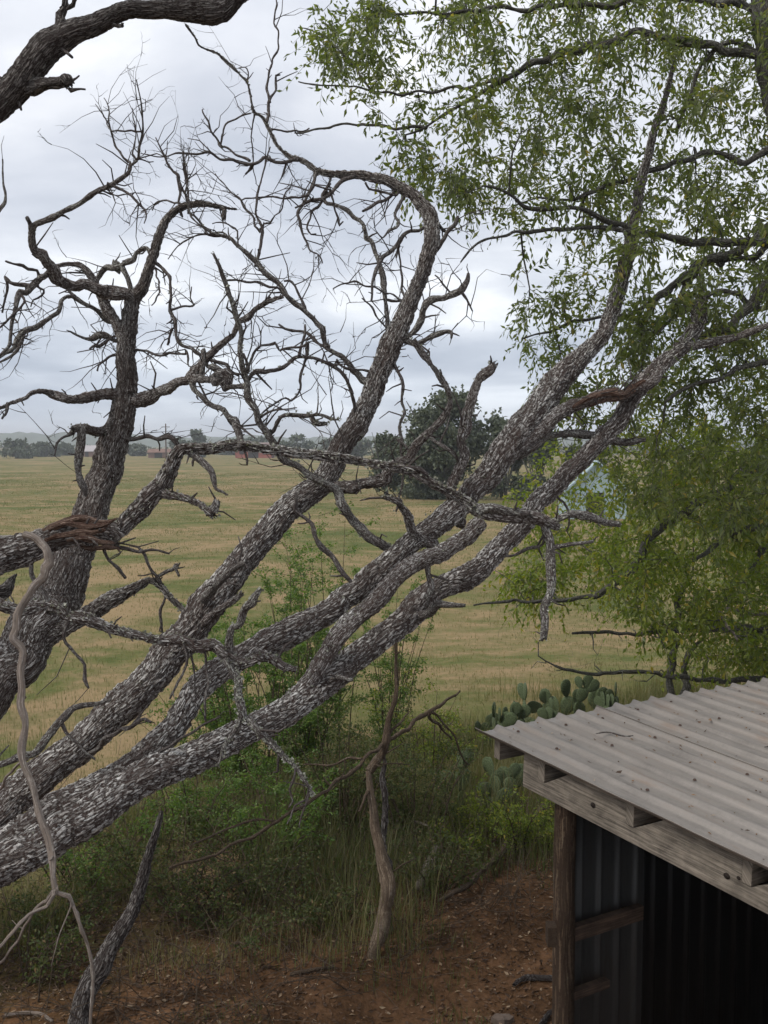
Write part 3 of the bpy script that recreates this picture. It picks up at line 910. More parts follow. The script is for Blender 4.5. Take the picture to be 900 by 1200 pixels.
 ('-', 'Bi', 'B', -0.05, '513,292,3.2 518,283,3.2 524,272,3 529,266,3 534,259,3.4 537,253,2'),
 ('-', 'Bj', 'B9', 0.1, '471,350,1.8 471,338,1.8 471,322,1.7 470,308,1.6 469,296,1.4 466,283,1.2'),
 ('-', 'Bk', 'B', -0.1, '472,354,1.6 463,347,1.5 450,341,1.5 440,337,1.5 427,333,1.5 414,331,1.5 402,333,1.4 391,338,1'),
 ('-', 'Bl', 'B', -0.1, '455,388,1.6 445,375,1.6 437,364,1.4 424,349,1'),
 ('-', 'Bm', 'B', 0.1, '312,144,2 314,130,2 318,118,2 322,108,1.8 325,97,1.8 324,90,1.4 328,88,1'),
 ('-', 'Bn', 'Bm', 0.1, '317,120,1.8 315,105,1.7 314,89,1.6 316,79,1.6 321,70,1.5 324,62,1.5 326,47,1.4 325,37,1.3 322,27,1.2 322,12,1.1 323,-8,.9'),
 ('-', 'Bo', 'B', -0.2, '352,189,3 339,188,2.8 325,188,2.6 311,187,2.5 297,190,2.4 283,190,2.4 270,188,2.2 257,185,2.1 247,181,2 233,180,1.8 220,179,1.5 207,179,1.3 198,183,1.2 184,184,1.1 172,182,.9 165,180,.6'),
 ('-', 'Bp', 'Bo', 0.05, '292,189,2.2 280,182,2 268,177,1.9 257,171,1.8 252,163,1.6 246,150,1.4 241,138,1.5 237,128,1'),
 ('-', 'Bq', 'Bp', 0.05, '257,170,1.6 260,158,1.4 265,147,1.4 273,140,1.3 283,136,1.2 294,133,1.2'),
 ('-', 'Br', 'Bo', 0.05, '297,190,2.4 294,197,2.2 288,204,1.6'),
 ('-', 'Bs', 'Bo', 0.0, '335,189,1.8 334,199,1.6 332,208,1.4 329,210,1'),
 ('-', 'Bt', 'B', 0.1, '297,130,1.4 296,145,1.2 295,160,1.1 296,180,1 297,200,.9 300,215,.7'),
 ('-', 'Bu', 'B', 0.05, '288,96,1.4 291,88,1.2 289,81,1 280,79,.8'),
 ('-', 'Bv', 'B', 0.1, '315,150,1.6 327,153,1.5 340,155,1.4 352,155,1.3 362,150,1.1'),
 ('-!', 'Bw', 'B', -0.3, '238,715,7 244,700,7 252,687,6 262,676,5.4 274,668,4.6 287,660,3.5'),
 ('-!', 'Bx', 'B', -0.2, '225,742,8 245,727,7 260,715,6.5 272,704,6 283,695,4.5'),
 ('-', 'By', 'B', -0.3, '95,885,3.4 115,872,3.4 135,858,3.2 150,851,3 163,848,2.6 178,846,2'),
 ('-', 'Bz', 'D', -0.1, '190,880,2.4 210,866,2.2 228,855,2 250,844,1.6 258,840,1.2'),
 ('-', 'Da', 'D', -0.15, '375,808,4.5 388,797,4 400,793,3.6 413,796,2.6'),
 ('-!', 'Db', 'D', -0.2, '482,726,6.5 500,718,6 515,709,5.4 528,706,4.4 545,709,2.5'),
 ('-', 'Dc', 'D1', 0.0, '500,655,4 502,672,4.5 503,690,5 500,702,4'),
 ('-', 'Dd', 'D', 0.0, '648,572,2.4 660,590,2 667,610,1.8 664,622,1.4'),
 ('-', 'De', 'C', 0.0, '348,598,3 349,588,2.6 348,578,1.8'),
]
root = thing('dead_tree', 'leaning dead tree whose three lichen covered stems rise from lower left to upper right', 'tree', P(-640, 1540, 3.2))
tree_parts(root, LEAN, lichen_on={'C4': 260, 'C6': 260, 'B7': 90, 'D1': 200, 'B1': 160, 'C5': 60, 'C6f': 60, 'C6g': 50, 'C6a': 60, 'C6d': 40, 'B2': 60, 'D': 240, 'B': 260, 'C': 240, 'C3': 60}, fit=fit_lean, fine=210)

# --- thick limb at the top left corner, on a trunk out of frame
TOPL = [
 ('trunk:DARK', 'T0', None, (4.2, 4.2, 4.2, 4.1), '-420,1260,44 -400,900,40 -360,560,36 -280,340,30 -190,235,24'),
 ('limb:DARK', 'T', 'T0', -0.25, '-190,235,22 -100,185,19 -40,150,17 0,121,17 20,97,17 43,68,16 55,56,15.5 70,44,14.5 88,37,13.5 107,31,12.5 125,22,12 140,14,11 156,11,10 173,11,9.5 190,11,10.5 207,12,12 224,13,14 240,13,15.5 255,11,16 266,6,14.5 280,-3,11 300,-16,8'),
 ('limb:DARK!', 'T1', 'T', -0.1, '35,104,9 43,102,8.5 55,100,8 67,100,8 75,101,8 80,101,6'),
 ('twig', 'T2', 'T1', 0, '80,100,2.4 86,95,1.6 92,88,1'),
 ('twig', 'T3', 'T1', 0, '80,103,2.4 90,103,1.8 100,105,1'),
 ('limb:DARK', 'T4', 'T', 0.05, '66,40,8 68,28,7 71,17,6 74,8,5 76,-4,4'),
 ('branch:DARK', 'T5', 'T4', 0.0, '78,8,3.5 84,6,3 87,2,3 90,-4,2.5'),
 ('branch:DARK!', 'T6', 'T', -0.05, '128,25,5 136,28,4 144,28,3'),
 ('twig', 'T7', 'T', -0.05, '72,56,2.4 78,63,2.2 83,67,1.6'),
 ('twig', 'T8', 'T', 0.0, '20,115,2.4 23,124,2 24,130,1.2'),
 ('branch:DARK', 'T9', 'T', 0.0, '-2,100,7 -20,95,6 -50,90,5'),
 ('twig', 'T10', 'T0', 0.3, '-250,300,3 -90,285,2.4 -20,262,2.2 0,248,2 5,233,1.6 4,215,1.4 3,187,.8'),
]
root = thing('dead_tree', 'thick dark bare limb reaching in at the top left corner of the sky', 'tree', P(-420, 1260, 4.2))
tree_parts(root, TOPL, stub_mat=M_TWIG, stub_dens=0.6)

# --- broken limb with torn reddish wood, lying across the stems
HL = [
 ('limb', 'H', None, (3.2, 3.4, 3.6), '-260,800,30 -120,700,28 -50,668,27 0,655,26 30,641,23 60,630,19 93,622,20 110,622,19 123,624,18 134,627,16'),
 ('splinter:TORN!', 'Ht', None, (3.50, 3.47), '34,634,3 52,622,5.5 75,613,6.5 96,610,6 114,611,5 128,610,3'),
 ('splinter:TORN!', 'Hta', None, (3.44, 3.43), '48,634,3 66,627,5 88,623,6 108,622,5.5 124,619,4'),
 ('splinter:TORN!', 'Htb', None, (3.43, 3.43), '58,622,3 76,616,4.5 98,614,5 118,615,5 137,608,2.5'),
 ('splinter:TORN!', 'Htc', None, (3.40, 3.42), '78,634,3 98,631,4.5 118,632,5 134,637,3'),
 ('splinter:TORN!', 'Ht2', 'H', -0.06, '95,636,5 115,640,5.5 132,643,4 141,648,2'),
 ('limb', 'Ha', 'H', 0.25, '130,628,11 142,618,11 152,608,13 165,596,15 178,582,15 190,566,13 199,548,11 206,533,10 213,527,9.5 228,527,9.5 248,525,10.5 270,522,10.5 290,522,10 320,527,10 350,531,10 375,534,10 400,537,9.5 420,541,9 440,545,9 455,547,9.5 470,549,9.5 485,553,9.5 500,560,9.5 518,570,9.5 535,580,10 549,590,9.5 560,602,9'),
 ('limb', 'Hb', 'Ha', 0.1, '552,600,10 575,602,12 600,604,12.5 622,609,12 640,613,10 656,618,6'),
 ('-!', 'Hc', 'Hb', 0.0, '560,597,5 580,595,5.5 602,597,5 620,602,4'),
 ('-!', 'Hd', 'Hb', 0.1, '640,617,5 652,610,5.5 666,606,5.5 680,607,5.5 696,611,5 712,613,4.6 727,613,4'),
 ('-!', 'He', 'Hb', -0.1, '640,616,5 642,635,6 644,655,6 645,672,6 644,692,5.5 643,710,5.5 641,728,5 637,748,4.6'),
 ('-', 'Hf', 'He', 0.0, '644,642,3.4 660,640,3 675,638,2.8 695,634,2.2'),
 ('-', 'Hg', 'Hb', 0.0, '632,640,2 620,644,2.6 605,648,2.4 590,652,1.6'),
 ('stub!', 'Hh', 'Ha', -0.15, '190,572,8 200,576,7.5 217,583,6.5 229,589,6 240,595,6 247,599,7.5 251,604,6'),
 ('stub!', 'Hi', 'Hh', 0.0, '247,600,6 251,592,6.5 253,586,5'),
 ('-', 'Hj', 'Ha', -0.1, '226,530,5.5 236,540,5 246,552,4.6 250,562,4 254,569,2.6 260,576,1.6 267,580,1'),
 ('-', 'Hk', 'Ha', 0.0, '285,524,2 290,535,1.6 289,545,1.2'),
 ('-', 'Hl', 'H', 0.0, '136,640,2.4 155,643,2.2 178,645,2 198,648,1.4'),
 ('-', 'Hm', 'H', 0.0, '120,640,2.6 130,655,2.4 140,668,2.4 148,678,2.2'),
 ('-', 'Hn', 'Ha', 0.0, '470,549,3 478,545,3 490,549,3 502,558,2.5'),
 ('limb:DARK', 'Ho', 'H', 0.3, '-60,690,14 -20,694,13 2,690,11 12,680,6 20,673,2'),
]
root = thing('broken_limb', 'broken dead limb with torn reddish wood lying level across both dead trees', 'limb', P(-260, 800, 3.2))
tree_parts(root, HL, lichen_on={'Ha': 520, 'Hb': 160, 'He': 160, 'Hd': 60, 'Hh': 80, 'H': 120}, fit=fit_h)

# --- knobbly branch lodged across the two trunks
ML = [
 ('limb', 'M', None, (3.2, 3.35, 3.45, 3.5), '-120,690,9 -50,700,9 0,708,8.5 23,713,9 45,714,9.5 67,717,10 84,722,9 100,727,8.5 133,734,8 167,744,8 190,748,8 207,749,8.5 222,752,9.5 235,756,10.5 248,759,9.5 262,765,9 276,771,9 290,772,9 304,773,9 314,774,8 324,777,7 336,781,6 348,785,5'),
 ('-!', 'M1', 'M', -0.1, '268,764,6 269,754,5.5 271,744,5.5 275,736,5.5 280,729,6 287,718,6 293,709,6 299,701,6 304,692,5'),
 ('-', 'M2', 'M', -0.15, '268,770,5.5 273,780,5 277,790,5 279,800,5.2 280,812,5.5 283,828,6 288,839,6 294,848,5.5 303,857,5.2 313,866,5 323,878,4.6 333,888,4.4 345,900,3.6 357,912,3 362,921,2.6 366,931,2'),
 ('-', 'M3', 'M2', -0.05, '284,834,4 277,852,3.6 271,866,3.4 265,877,3 257,890,2.4 254,898,1.5'),
 ('-', 'M4', 'M2', -0.05, '346,902,2 344,915,1.8 340,926,1.6 343,940,1.4 338,946,1.2'),
 ('-', 'M5', 'M2', -0.05, '362,922,1.8 356,936,1.6 347,946,1.5 341,957,1.2 336,966,.9'),
 ('-', 'M6', 'M2', -0.05, '364,930,1.6 358,944,1.4 352,958,1.3 350,970,.9'),
 ('-', 'M7', 'M', 0, '60,712,6 52,700,5 46,688,4 40,676,3.4 36,662,3'),
 ('-', 'M8', 'M', 0, '75,748,2.4 84,760,2.2 92,772,2 98,782,2 101,795,3 104,806,1.5'),
 ('-', 'M9', 'M', -0.05, '215,757,2.4 219,772,2.2 214,790,2.2 208,804,2 200,818,1.6'),
 ('-', 'M10', 'M', -0.05, '238,762,2 243,790,1.9 242,815,1.8 240,845,1.6'),
]
root = thing('lodged_branch', 'knobbly lichen crusted branch lodged level between the two leaning trunks', 'branch', P(-120, 690, 3.2))
tree_parts(root, ML, lichen_on={'M': 480, 'M1': 80, 'M2': 420, 'M3': 60}, fit=lambda bid, s: rescale(s, lambda x, y: .78))

# --- pale thin branch hanging in front on the left
PL = [
 ('branch:PALE', 'Q', None, (2.75, 2.65, 2.6, 2.5), '28,627,4 38,630,4.6 50,637,5 57,646,5.2 58,655,5.2 55,667,5 49,678,4.6 41,687,4.4 33,698,4.4 25,710,4.2 20,722,4.2 16,736,4.2 15,750,4.2 20,765,4.2 25,785,4.2 27,805,4 26,830,4.2 25,850,4 27,874,4 32,895,4 37,915,4 43,938,4 49,960,4 55,983,4 61,1005,4 64,1025,3.6 66,1046,3.2'),
 ('twig:PALE', 'Q1', 'Q', -0.1, '64,1044,2.6 55,1058,2.4 42,1069,2.2 28,1080,2.1 14,1094,2 -8,1118,1.8'),
 ('twig:PALE', 'Q2', 'Q', 0.1, '62,1048,2.4 48,1062,2.2 36,1077,2 22,1098,2 8,1120,1.8 -8,1140,1.5'),
 ('twig:PALE', 'Q3', 'Q', 0.0, '67,1047,2.6 76,1052,2.4 84,1062,2.3 91,1074,2.2 96,1090,2.2 101,1110,2.1 106,1128,2 109,1146,2 109,1165,1.9 109,1180,1.8 106,1205,1.6 104,1230,1.2'),
 ('twig:PALE', 'Q4', 'Q', 0.1, '27,890,2 14,905,1.8 2,922,1.6 -12,936,1.4'),
]
root = thing('hanging_branch', 'thin pale bare branch hanging down in front of the left trunk', 'branch', P(28, 627, 2.75))
tree_parts(root, PL, stub_mat=M_PALE, stub_dens=0.25)

SB = [('branch', 'S', None, (3.3, 3.4), '-60,912,4.5 0,896,4 20,888,4 38,880,4.2 55,866,4.4 68,852,4.4 76,840,4.4 84,832,4.2 98,828,3.6 116,825,2.6 130,820,1.6'),
      ('twig', 'S1', 'S', 0.0, '70,850,2 90,870,1.8 110,890,1.4')]
root = thing('lodged_branch', 'thin crooked dark branch behind the pale hanging one at left', 'branch', P(-60, 912, 3.3))
tree_parts(root, SB, stub_dens=0.5)

# ------------------------------------------------------------------ rooted small wood
def ground_d(x, y):
    return float((G(x, y) - O3) @ F3) / DS


bd = ground_d(90, 1205)
SN = [('trunk:DARK', 'K', None, (bd, bd + 0.1, bd + 0.15), '86,1225,17 92,1200,16 101,1170,15 110,1150,14 120,1132,13.5 130,1112,12.5 139,1095,12 149,1078,11 158,1060,10.5 166,1033,9 172,1006,8 180,983,6.5 186,964,5 189,950,3')]
root = thing('dead_stump', 'dark snapped stem leaning from the ground at bottom left', 'stump', P(86, 1225, bd))
tree_parts(root, SN, stub_dens=0, fit=lambda bid, s: rescale(s, lambda x, y: .78))
bd = ground_d(443, 1116)
SP = [
 ('trunk:TANW', 'V', None, (bd, bd + 0.05, bd + 0.1), '441,1128,10 443,1114,9.5 446,1095,9 450,1068,9 452,1045,9 452,1028,9 449,1010,8.5 444,992,8 440,970,7 437,948,6 434,925,5 432,903,4'),
 ('branch:BROWN', 'V1', 'V', 0.05, '432,905,5 440,897,6 447,882,5.5 453,867,5 458,845,3.6 462,820,3 463,790,2.6 463,762,2.2 465,735,1.6'),
 ('branch:DARK', 'V2', None, (bd + 0.25, bd + 0.3), '455,1110,5 453,1060,5 452,1000,5 451,950,4.6 450,912,4 448,880,3'),
 ('twig:BROWN', 'V3', 'V', -0.1, '434,925,2.4 426,940,2 420,950,1.4'),
 ('twig:BROWN', 'V4', 'V1', 0.1, '455,862,2 470,845,1.6 480,835,1'),
]
root = thing('sapling', 'slender dying sapling with pale curved trunk standing in red dirt', 'sapling', P(441, 1128, bd))
tree_parts(root, SP, stub_dens=0.4, stub_mat=M_BROWN, fit=lambda bid, s: rescale(s, lambda x, y: .84))
LG = [
 ('branch:BROWN', 'Y', None, (4.1, 4.6, 5.6), '200,1018,2.6 225,1011,2.6 250,1002,2.8 271,992,2.8 293,980,3 310,971,3 323,962,3 343,951,3 363,940,3 378,929,3 393,917,3.2 408,905,3.3 423,893,3.4 437,881,3.4 450,871,3.6 464,862,3.4 477,853,3.4 490,844,3.6 500,836,3.6 520,824,2.6 540,809,1.6'),
 ('twig:BROWN', 'Y1', 'Y', -0.15, '326,962,2.2 310,962,2.2 295,962,2.1 280,965,2 262,973,1.9 242,983,1.8 222,992,1.4'),
 ('twig:BROWN', 'Y2', 'Y', 0.2, '504,835,2.4 514,841,2 524,851,2 533,865,1.9 540,880,1.8 548,896,1.4'),
 ('twig:BROWN', 'Y3', 'Y', 0.2, '503,838,2.8 511,848,2.6 520,858,2.2 529,867,1.8'),
 ('twig:BROWN', 'Y4', 'Y', 0.1, '425,890,2 408,889,2 390,895,1.8 372,897,1.6 355,896,1.2'),
]
root = thing('fallen_branch', 'long thin brown branch slanting through the sapling above the weeds', 'branch', P(200, 1018, 4.1))
tree_parts(root, LG, stub_dens=0.35, stub_mat=M_BROWN, fit=lambda bid, s: rescale(s, lambda x, y: .68))


def ground_stick(label, s, lift=0.02, mat='BROWN', name='fallen_stick', grp=None):
    p = parse(s)
    w = []
    for x, y, r in p:
        q = G(x, y)
        d = (q - O3) @ F3
        z = float(gz(q[0], q[1]))
        rr = r * d / F_PX
        w.append([q[0], q[1], z + rr + lift, rr])
    bf = Buf()
    tube(bf, w, 12, 0.03, 0.08, 0.3)
    o = bf.build(name, globals()['M_' + mat], origin=w[0][:3])
    return tag(o, label, 'stick', grp)


ground_stick('long grey fallen branch sloping down beside the shed post', '637,958,5 618,978,4.8 600,994,4.6 580,1016,4 565,1032,3.6 549,1048,3.4 530,1060,2.8 516,1068,2', 0.08)
ground_stick('short mossy log stub lying in the weeds right of the sapling', '512,1006,5 505,1020,5.5 497,1034,5.5 490,1048,5', 0.06, 'PALE')
ground_stick('dark curved stick on the dirt beside the shed post', '602,1130,3 614,1123,3.6 628,1121,4 645,1124,4 662,1126,3.6', 0.01, 'DARK')
ground_stick('grey stick slanting on the dirt at the foot of the shed post', '622,1184,3 632,1176,3.4 644,1165,3.4 658,1156,3', 0.01, 'DARK')
ground_stick('pale thin twig on the dirt at the bottom edge', '448,1204,2 468,1194,2 486,1187,2 500,1180,2 512,1176,1.4', 0.005, 'PALE')
ground_stick('pale bent twig in leaf litter at the bottom left corner', '6,1188,2 30,1186,2 48,1188,2 62,1196,1.6', 0.01, 'PALE')
ground_stick('mossy greenish twig on the dirt left of the sapling', '340,1142,2 358,1140,2.2 375,1136,2.2 392,1131,1.8', 0.005, 'BROWN')
ground_stick('thin pale twig lying in dark weeds behind the sapling', '465,983,1.4 478,984,1.6 492,987,1.6 505,992,1.2', 0.15, 'PALE')

# flat stone in the dirt
M_STONE = flat_mat('stone', (0.16, 0.12, 0.095), 0.3, 14, 0.95, bumpd=0.01)
q = G(590, 1167)
a = np.linspace(0, 2 * math.pi, 9)[:-1]
rad = np.array([.075, .06, .08, .07, .085, .065, .075, .06])
bf = Buf()
vb = np.stack([rad * np.cos(a), rad * 0.7 * np.sin(a), 0 * a - 0.02], -1)
vt = np.stack([rad * 0.85 * np.cos(a), rad * 0.6 * np.sin(a), 0 * a + 0.035 + 0.008 * np.sin(a * 3)], -1)
i = np.arange(8)
bf.add(np.vstack([vb, vt, [[0, 0, 0.042]]]), np.stack([i, (i + 1) % 8, (i + 1) % 8 + 8, i + 8], -1), np.stack([i + 8, (i + 1) % 8 + 8, np.full(8, 16)], -1))
o = bf.build('stone', M_STONE, smooth=False)
o.location = (q[0], q[1], float(gz(q[0], q[1])))
tag(o, 'flat angular brown stone half sunk in the red dirt', 'stone')

# ------------------------------------------------------------------ shed
def tw(a):
    return a[0] * R3 + a[1] * U3 + a[2] * F3


A0 = P(557, 857, 3.75)
u_ = tw((-.602, .117, 1.0))
u_ /= np.linalg.norm(u_)
v_ = tw((1.662, .0669, 1.0))
v_ -= u_ * (u_ @ v_)
v_ /= np.linalg.norm(v_)
n_ = np.cross(v_, u_)
n_ *= np.sign(n_[2])


def S(a, bq, c):
    """shed frame: a along the far edge, b along the ribs towards the viewer, c above the sheet"""
    return A0 + a * v_ - bq * u_ + c * n_


M_TIN = None


def tin_mat(name, base, rough=0.5):
    m, t, bs, out = newmat(name)
    uv = N(t, 'ShaderNodeUVMap', uv_map='UVMap')
    mp = N(t, 'ShaderNodeMapping')
    mp.inputs['Scale'].default_value = (3.2, .8, 1)
    L(t, uv.outputs[0], mp.inputs[0])
    n1 = noise(t, mp.outputs[0], 2.2, 6, 0.6)
    mp2 = N(t, 'ShaderNodeMapping')
    mp2.inputs['Scale'].default_value = (16, 1.2, 1)
    L(t, uv.outputs[0], mp2.inputs[0])
    n2 = noise(t, mp2.outputs[0], 3, 6, 0.7)
    n3 = noise(t, uv.outputs[0], 60, 4, 0.7)
    mm = mathn(t, 'ADD', mathn(t, 'MULTIPLY', n1, 0.5), mathn(t, 'ADD', mathn(t, 'MULTIPLY', n2, 0.35), mathn(t, 'MULTIPLY', n3, 0.15)))
    c = ramp(t, mm, [(0.34, tuple(x * 0.62 for x in base)), (0.48, base), (0.62, tuple(min(1, x * 1.25) for x in base))])
    rust = N(t, 'ShaderNodeMapRange', interpolation_type='SMOOTHSTEP')
    rust.inputs[1].default_value = 0.50
    rust.inputs[2].default_value = 0.66
    L(t, mathn(t, 'ADD', mathn(t, 'MULTIPLY', n1, 0.6), mathn(t, 'MULTIPLY', n2, 0.4)), rust.inputs[0])
    c = mixc(t, mathn(t, 'MULTIPLY', rust.outputs[0], 0.7), c, tuple(x * k for x, k in zip(base, (.75, .58, .47))))
    L(t, c, bs.inputs['Base Color'])
    bs.inputs['Metallic'].default_value = 0.4
    L(t, mathn(t, 'MULTIPLY_ADD', n2, 0.25, rough - 0.1), bs.inputs['Roughness'])
    bump(t, bs, mm, 0.004, 0.5)
    return m


M_TIN = tin_mat('weathered_tin', (0.26, 0.235, 0.21), 0.46)
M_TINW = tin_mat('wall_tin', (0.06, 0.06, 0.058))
M_TIND = tin_mat('shaded_tin', (0.010, 0.0095, 0.009))  # near-black copy of the wall tin, the shed's inner shade put into its colour
M_WOOD = None


def wood_mat(name, base):
    m, t, bs, out = newmat(name)
    uv = N(t, 'ShaderNodeUVMap', uv_map='UVMap')
    mp = N(t, 'ShaderNodeMapping')
    mp.inputs['Scale'].default_value = (1.2, 26, 1)
    L(t, uv.outputs[0], mp.inputs[0])
    n1 = noise(t, mp.outputs[0], 4, 7, 0.65, dist=0.6)
    n2 = noise(t, uv.outputs[0], 9, 5, 0.65)
    mm = mathn(t, 'ADD', mathn(t, 'MULTIPLY', n1, 0.65), mathn(t, 'MULTIPLY', n2, 0.35))
    c = ramp(t, mm, [(0.36, tuple(x * 0.3 for x in base)), (0.5, base), (0.62, tuple(x * 1.7 for x in base))])
    L(t, c, bs.inputs['Base Color'])
    bs.inputs['Roughness'].default_value = 0.9
    bump(t, bs, mm, 0.006, 0.9)
    return m


M_WOOD = wood_mat('weathered_timber', (0.165, 0.142, 0.115))
M_WOODD = wood_mat('dark_timber', (0.075, 0.05, 0.036))
M_BLACK = flat_mat('dark_hole', (0.02, 0.014, 0.011), 0.2, 20)
M_SCREW = flat_mat('rusty_screw', (0.07, 0.045, 0.035), 0.3, 40)

shed = thing('shed', 'low open sided shed with weathered corrugated tin roof at bottom right', 'shed', (float(S(.155, .52, 0)[0]), float(S(.155, .52, 0)[1]), 0))


def sbox(name, a0, a1, b0, b1, c0, c1, mat, along='b', parent=None, sub=1):
    v, f = box_verts(a0, a1, b0, b1, c0, c1)
    # unshared faces for clean grain UVs
    vv, ff, uu = [], [], []
    for k, q in enumerate(f):
        for idx in q:
            p = v[idx]
            vv.append(S(*p))
            l = p[1] if along == 'b' else (p[0] if along == 'a' else p[2])
            cr = [p[j] for j in range(3) if j != {'a': 0, 'b': 1, 'c': 2}[along]]
            uu.append((l + k * 0.37, cr[0] + cr[1] + k * 0.21))
        ff.append([4 * k, 4 * k + 1, 4 * k + 2, 4 * k + 3])
    bf = Buf()
    bf.add(vv, ff, None, uu)
    o = bf.build(name, mat, parent or shed, smooth=False)
    m = o.modifiers.new('weld', 'WELD')
    m.merge_threshold = 0.0005
    bevel_obj(o, 0.003)
    return o


PITCH = 0.137
ROOF_A, ROOF_B = 4.8, 3.3
RIBS_PER = 6
sheet_i = 0
a_start = 0.0
while a_start < ROOF_A:
    a_end = a_start + PITCH * RIBS_PER + 0.03
    na = 12 * RIBS_PER + 2
    aa = np.linspace(a_start, a_end, na)
    nb = 60
    bq = np.linspace(-0.004 * (sheet_i % 3), ROOF_B, nb)
    ph = (aa / PITCH) * 2 * math.pi
    cc = 0.0120 * (np.exp(-(np.mod(aa / PITCH + 0.5, 1) - 0.5) ** 2 / 0.014) * 2 - 0.5) + 0.0012 * np.cos(ph * 3)
    AA, BB = np.meshgrid(aa, bq)
    CCm = np.broadcast_to(cc, AA.shape) + 0.0035 * (sheet_i % 2) + 0.007 * vnoise(AA * 3, BB * 2.2, 21) + 0.004 * vnoise(AA * 14, BB * 4, 22)
    # hand-cut far edge is slightly uneven
    BB = BB + np.where(np.arange(nb)[:, None] == 0, 0.006 * vnoise(AA * 6, 0 * AA, 23), 0)
    top = A0 + AA[..., None] * v_ - BB[..., None] * u_ + CCm[..., None] * n_
    bf = Buf()
    idx = np.arange(nb - 1)[:, None] * na + np.arange(na - 1)[None]
    bf.add(top.reshape(-1, 3), np.stack([idx, idx + na, idx + na + 1, idx + 1], -1).reshape(-1, 4), None, np.stack([AA, BB], -1).reshape(-1, 2))
    o = bf.build('roof_sheet', M_TIN, shed)
    md = o.modifiers.new('gauge', 'SOLIDIFY')
    md.thickness = 0.0022
    md.offset = -1
    a_start += PITCH * RIBS_PER
    sheet_i += 1
# screws: rows above each purlin
PURL = [(.075, .12), (.42, .466), (1.005, 1.05), (1.615, 1.66), (2.22, 2.265), (2.85, 2.895)]
sc_me = None
for (p0, p1) in PURL:
    for k in range(1, 22, 2):
        aq = (k + 0.5) * PITCH + random.uniform(-.012, .012)
        bb_ = (p0 + p1) / 2 + random.uniform(-.05, .05)
        if sc_me is None:
            bf = Buf()
            th = np.linspace(0, 2 * math.pi, 9)[:-1]
            v1 = np.stack([.009 * np.cos(th), .009 * np.sin(th), 0 * th], -1)
            v2 = np.stack([.006 * np.cos(th), .006 * np.sin(th), 0 * th + .006], -1)
            i = np.arange(8)
            bf.add(np.vstack([v1, v2, [[0, 0, .008]]]), np.stack([i, (i + 1) % 8, (i + 1) % 8 + 8, i + 8], -1), np.stack([i + 8, (i + 1) % 8 + 8, np.full(8, 16)], -1))
            sc_me = bf.mesh('screw', M_SCREW)
        o = bpy.data.objects.new('screw', sc_me)
        COL.objects.link(o)
        o.parent = shed
        o.location = Vector(S(aq, bb_, -0.002)) - shed.location
        o.rotation_euler = Vector(n_).to_track_quat('Z', 'Y').to_euler()
for (p0, p1) in PURL:
    sbox('purlin', 0.066, ROOF_A - 0.1, p0, p1, -0.124, -0.012, M_WOOD, 'a')
# the beam: one deep plank notched beside every purlin
prof = [(.305, -.197), (3.2, -.197), (3.2, -.016)]
for (p0, p1) in PURL[:0:-1]:
    prof += [(p1 + .19, -.016), (p1 + .004, -.128), (p1 + .003, -.016 - .0001)] if False else [(p1 + .19, -.016), (p1 + .003, -.126), (p0 - .003, -.126), (p0 - .0031, -.016)]
prof += [(.305, -.016)]
bf = Buf()
npf = len(prof)
for aq in (.07, .112):
    bf.add([S(aq, q[0], q[1]) for q in prof], None, None, [q for q in prof])
mb = bpy.data.meshes.new('beam')
vts = np.concatenate(bf.v) - np.array(shed.location, np.float32)
fcs = [list(range(npf)), list(range(2 * npf - 1, npf - 1, -1))] + [[k, k + npf, (k + 1) % npf + npf, (k + 1) % npf] for k in range(npf)]
mb.from_pydata([tuple(map(float, q)) for q in vts], [], fcs)
uvb = mb.uv_layers.new(name='UVMap')
for lp in mb.loops:
    k = lp.vertex_index
    uvb.data[lp.index].uv = (prof[k % npf][0], prof[k % npf][1] + (.045 if k >= npf else 0))
mb.materials.append(M_WOOD)
beam = bpy.data.objects.new('beam', mb)
COL.objects.link(beam)
beam.parent = shed
bevel_obj(beam, 0.002)


def knot(a, bq, c, r):
    bf = Buf()
    th = np.linspace(0, 2 * math.pi, 11)[:-1]
    v = [S(a - 0.003, bq + r * 1.25 * math.cos(t), c + r * math.sin(t)) for t in th]
    v2 = [S(a + 0.004, bq + r * 1.25 * math.cos(t), c + r * math.sin(t)) for t in th]
    i = np.arange(10)
    bf.add(np.vstack([v, v2, [S(a - 0.0035, bq, c)]]), np.stack([i, (i + 1) % 10, (i + 1) % 10 + 10, i + 10], -1), np.stack([(i + 1) % 10, i, np.full(10, 20)], -1))
    bf.build('knot', M_BLACK, beam)


knot(0.07, 0.80, -0.115, 0.012)
knot(0.07, 1.545, -0.13, 0.012)
knot(0.07, 1.60, -0.115, 0.007)
# post (round timber)
pt_ = S(.155, .52, -0.16)
bf = Buf()
tube(bf, [[pt_[0], pt_[1], -0.15, .056], [pt_[0] + .006, pt_[1], 0.5, .054], [pt_[0] - .004, pt_[1], 1.1, .052], [pt_[0], pt_[1], pt_[2] + 0.002, .05]], 24, 0.05, 0.03, 0.1)
bf.build('post', M_POST, shed)
pt2 = S(.155, 3.1, -0.16)
bf = Buf()
tube(bf, [[pt2[0], pt2[1], -0.15, .056], [pt2[0], pt2[1], 0.9, .052], [pt2[0], pt2[1], pt2[2] + 0.002, .05]], 24, 0.05, 0.03, 0.1)
bf.build('post', M_POST, shed)


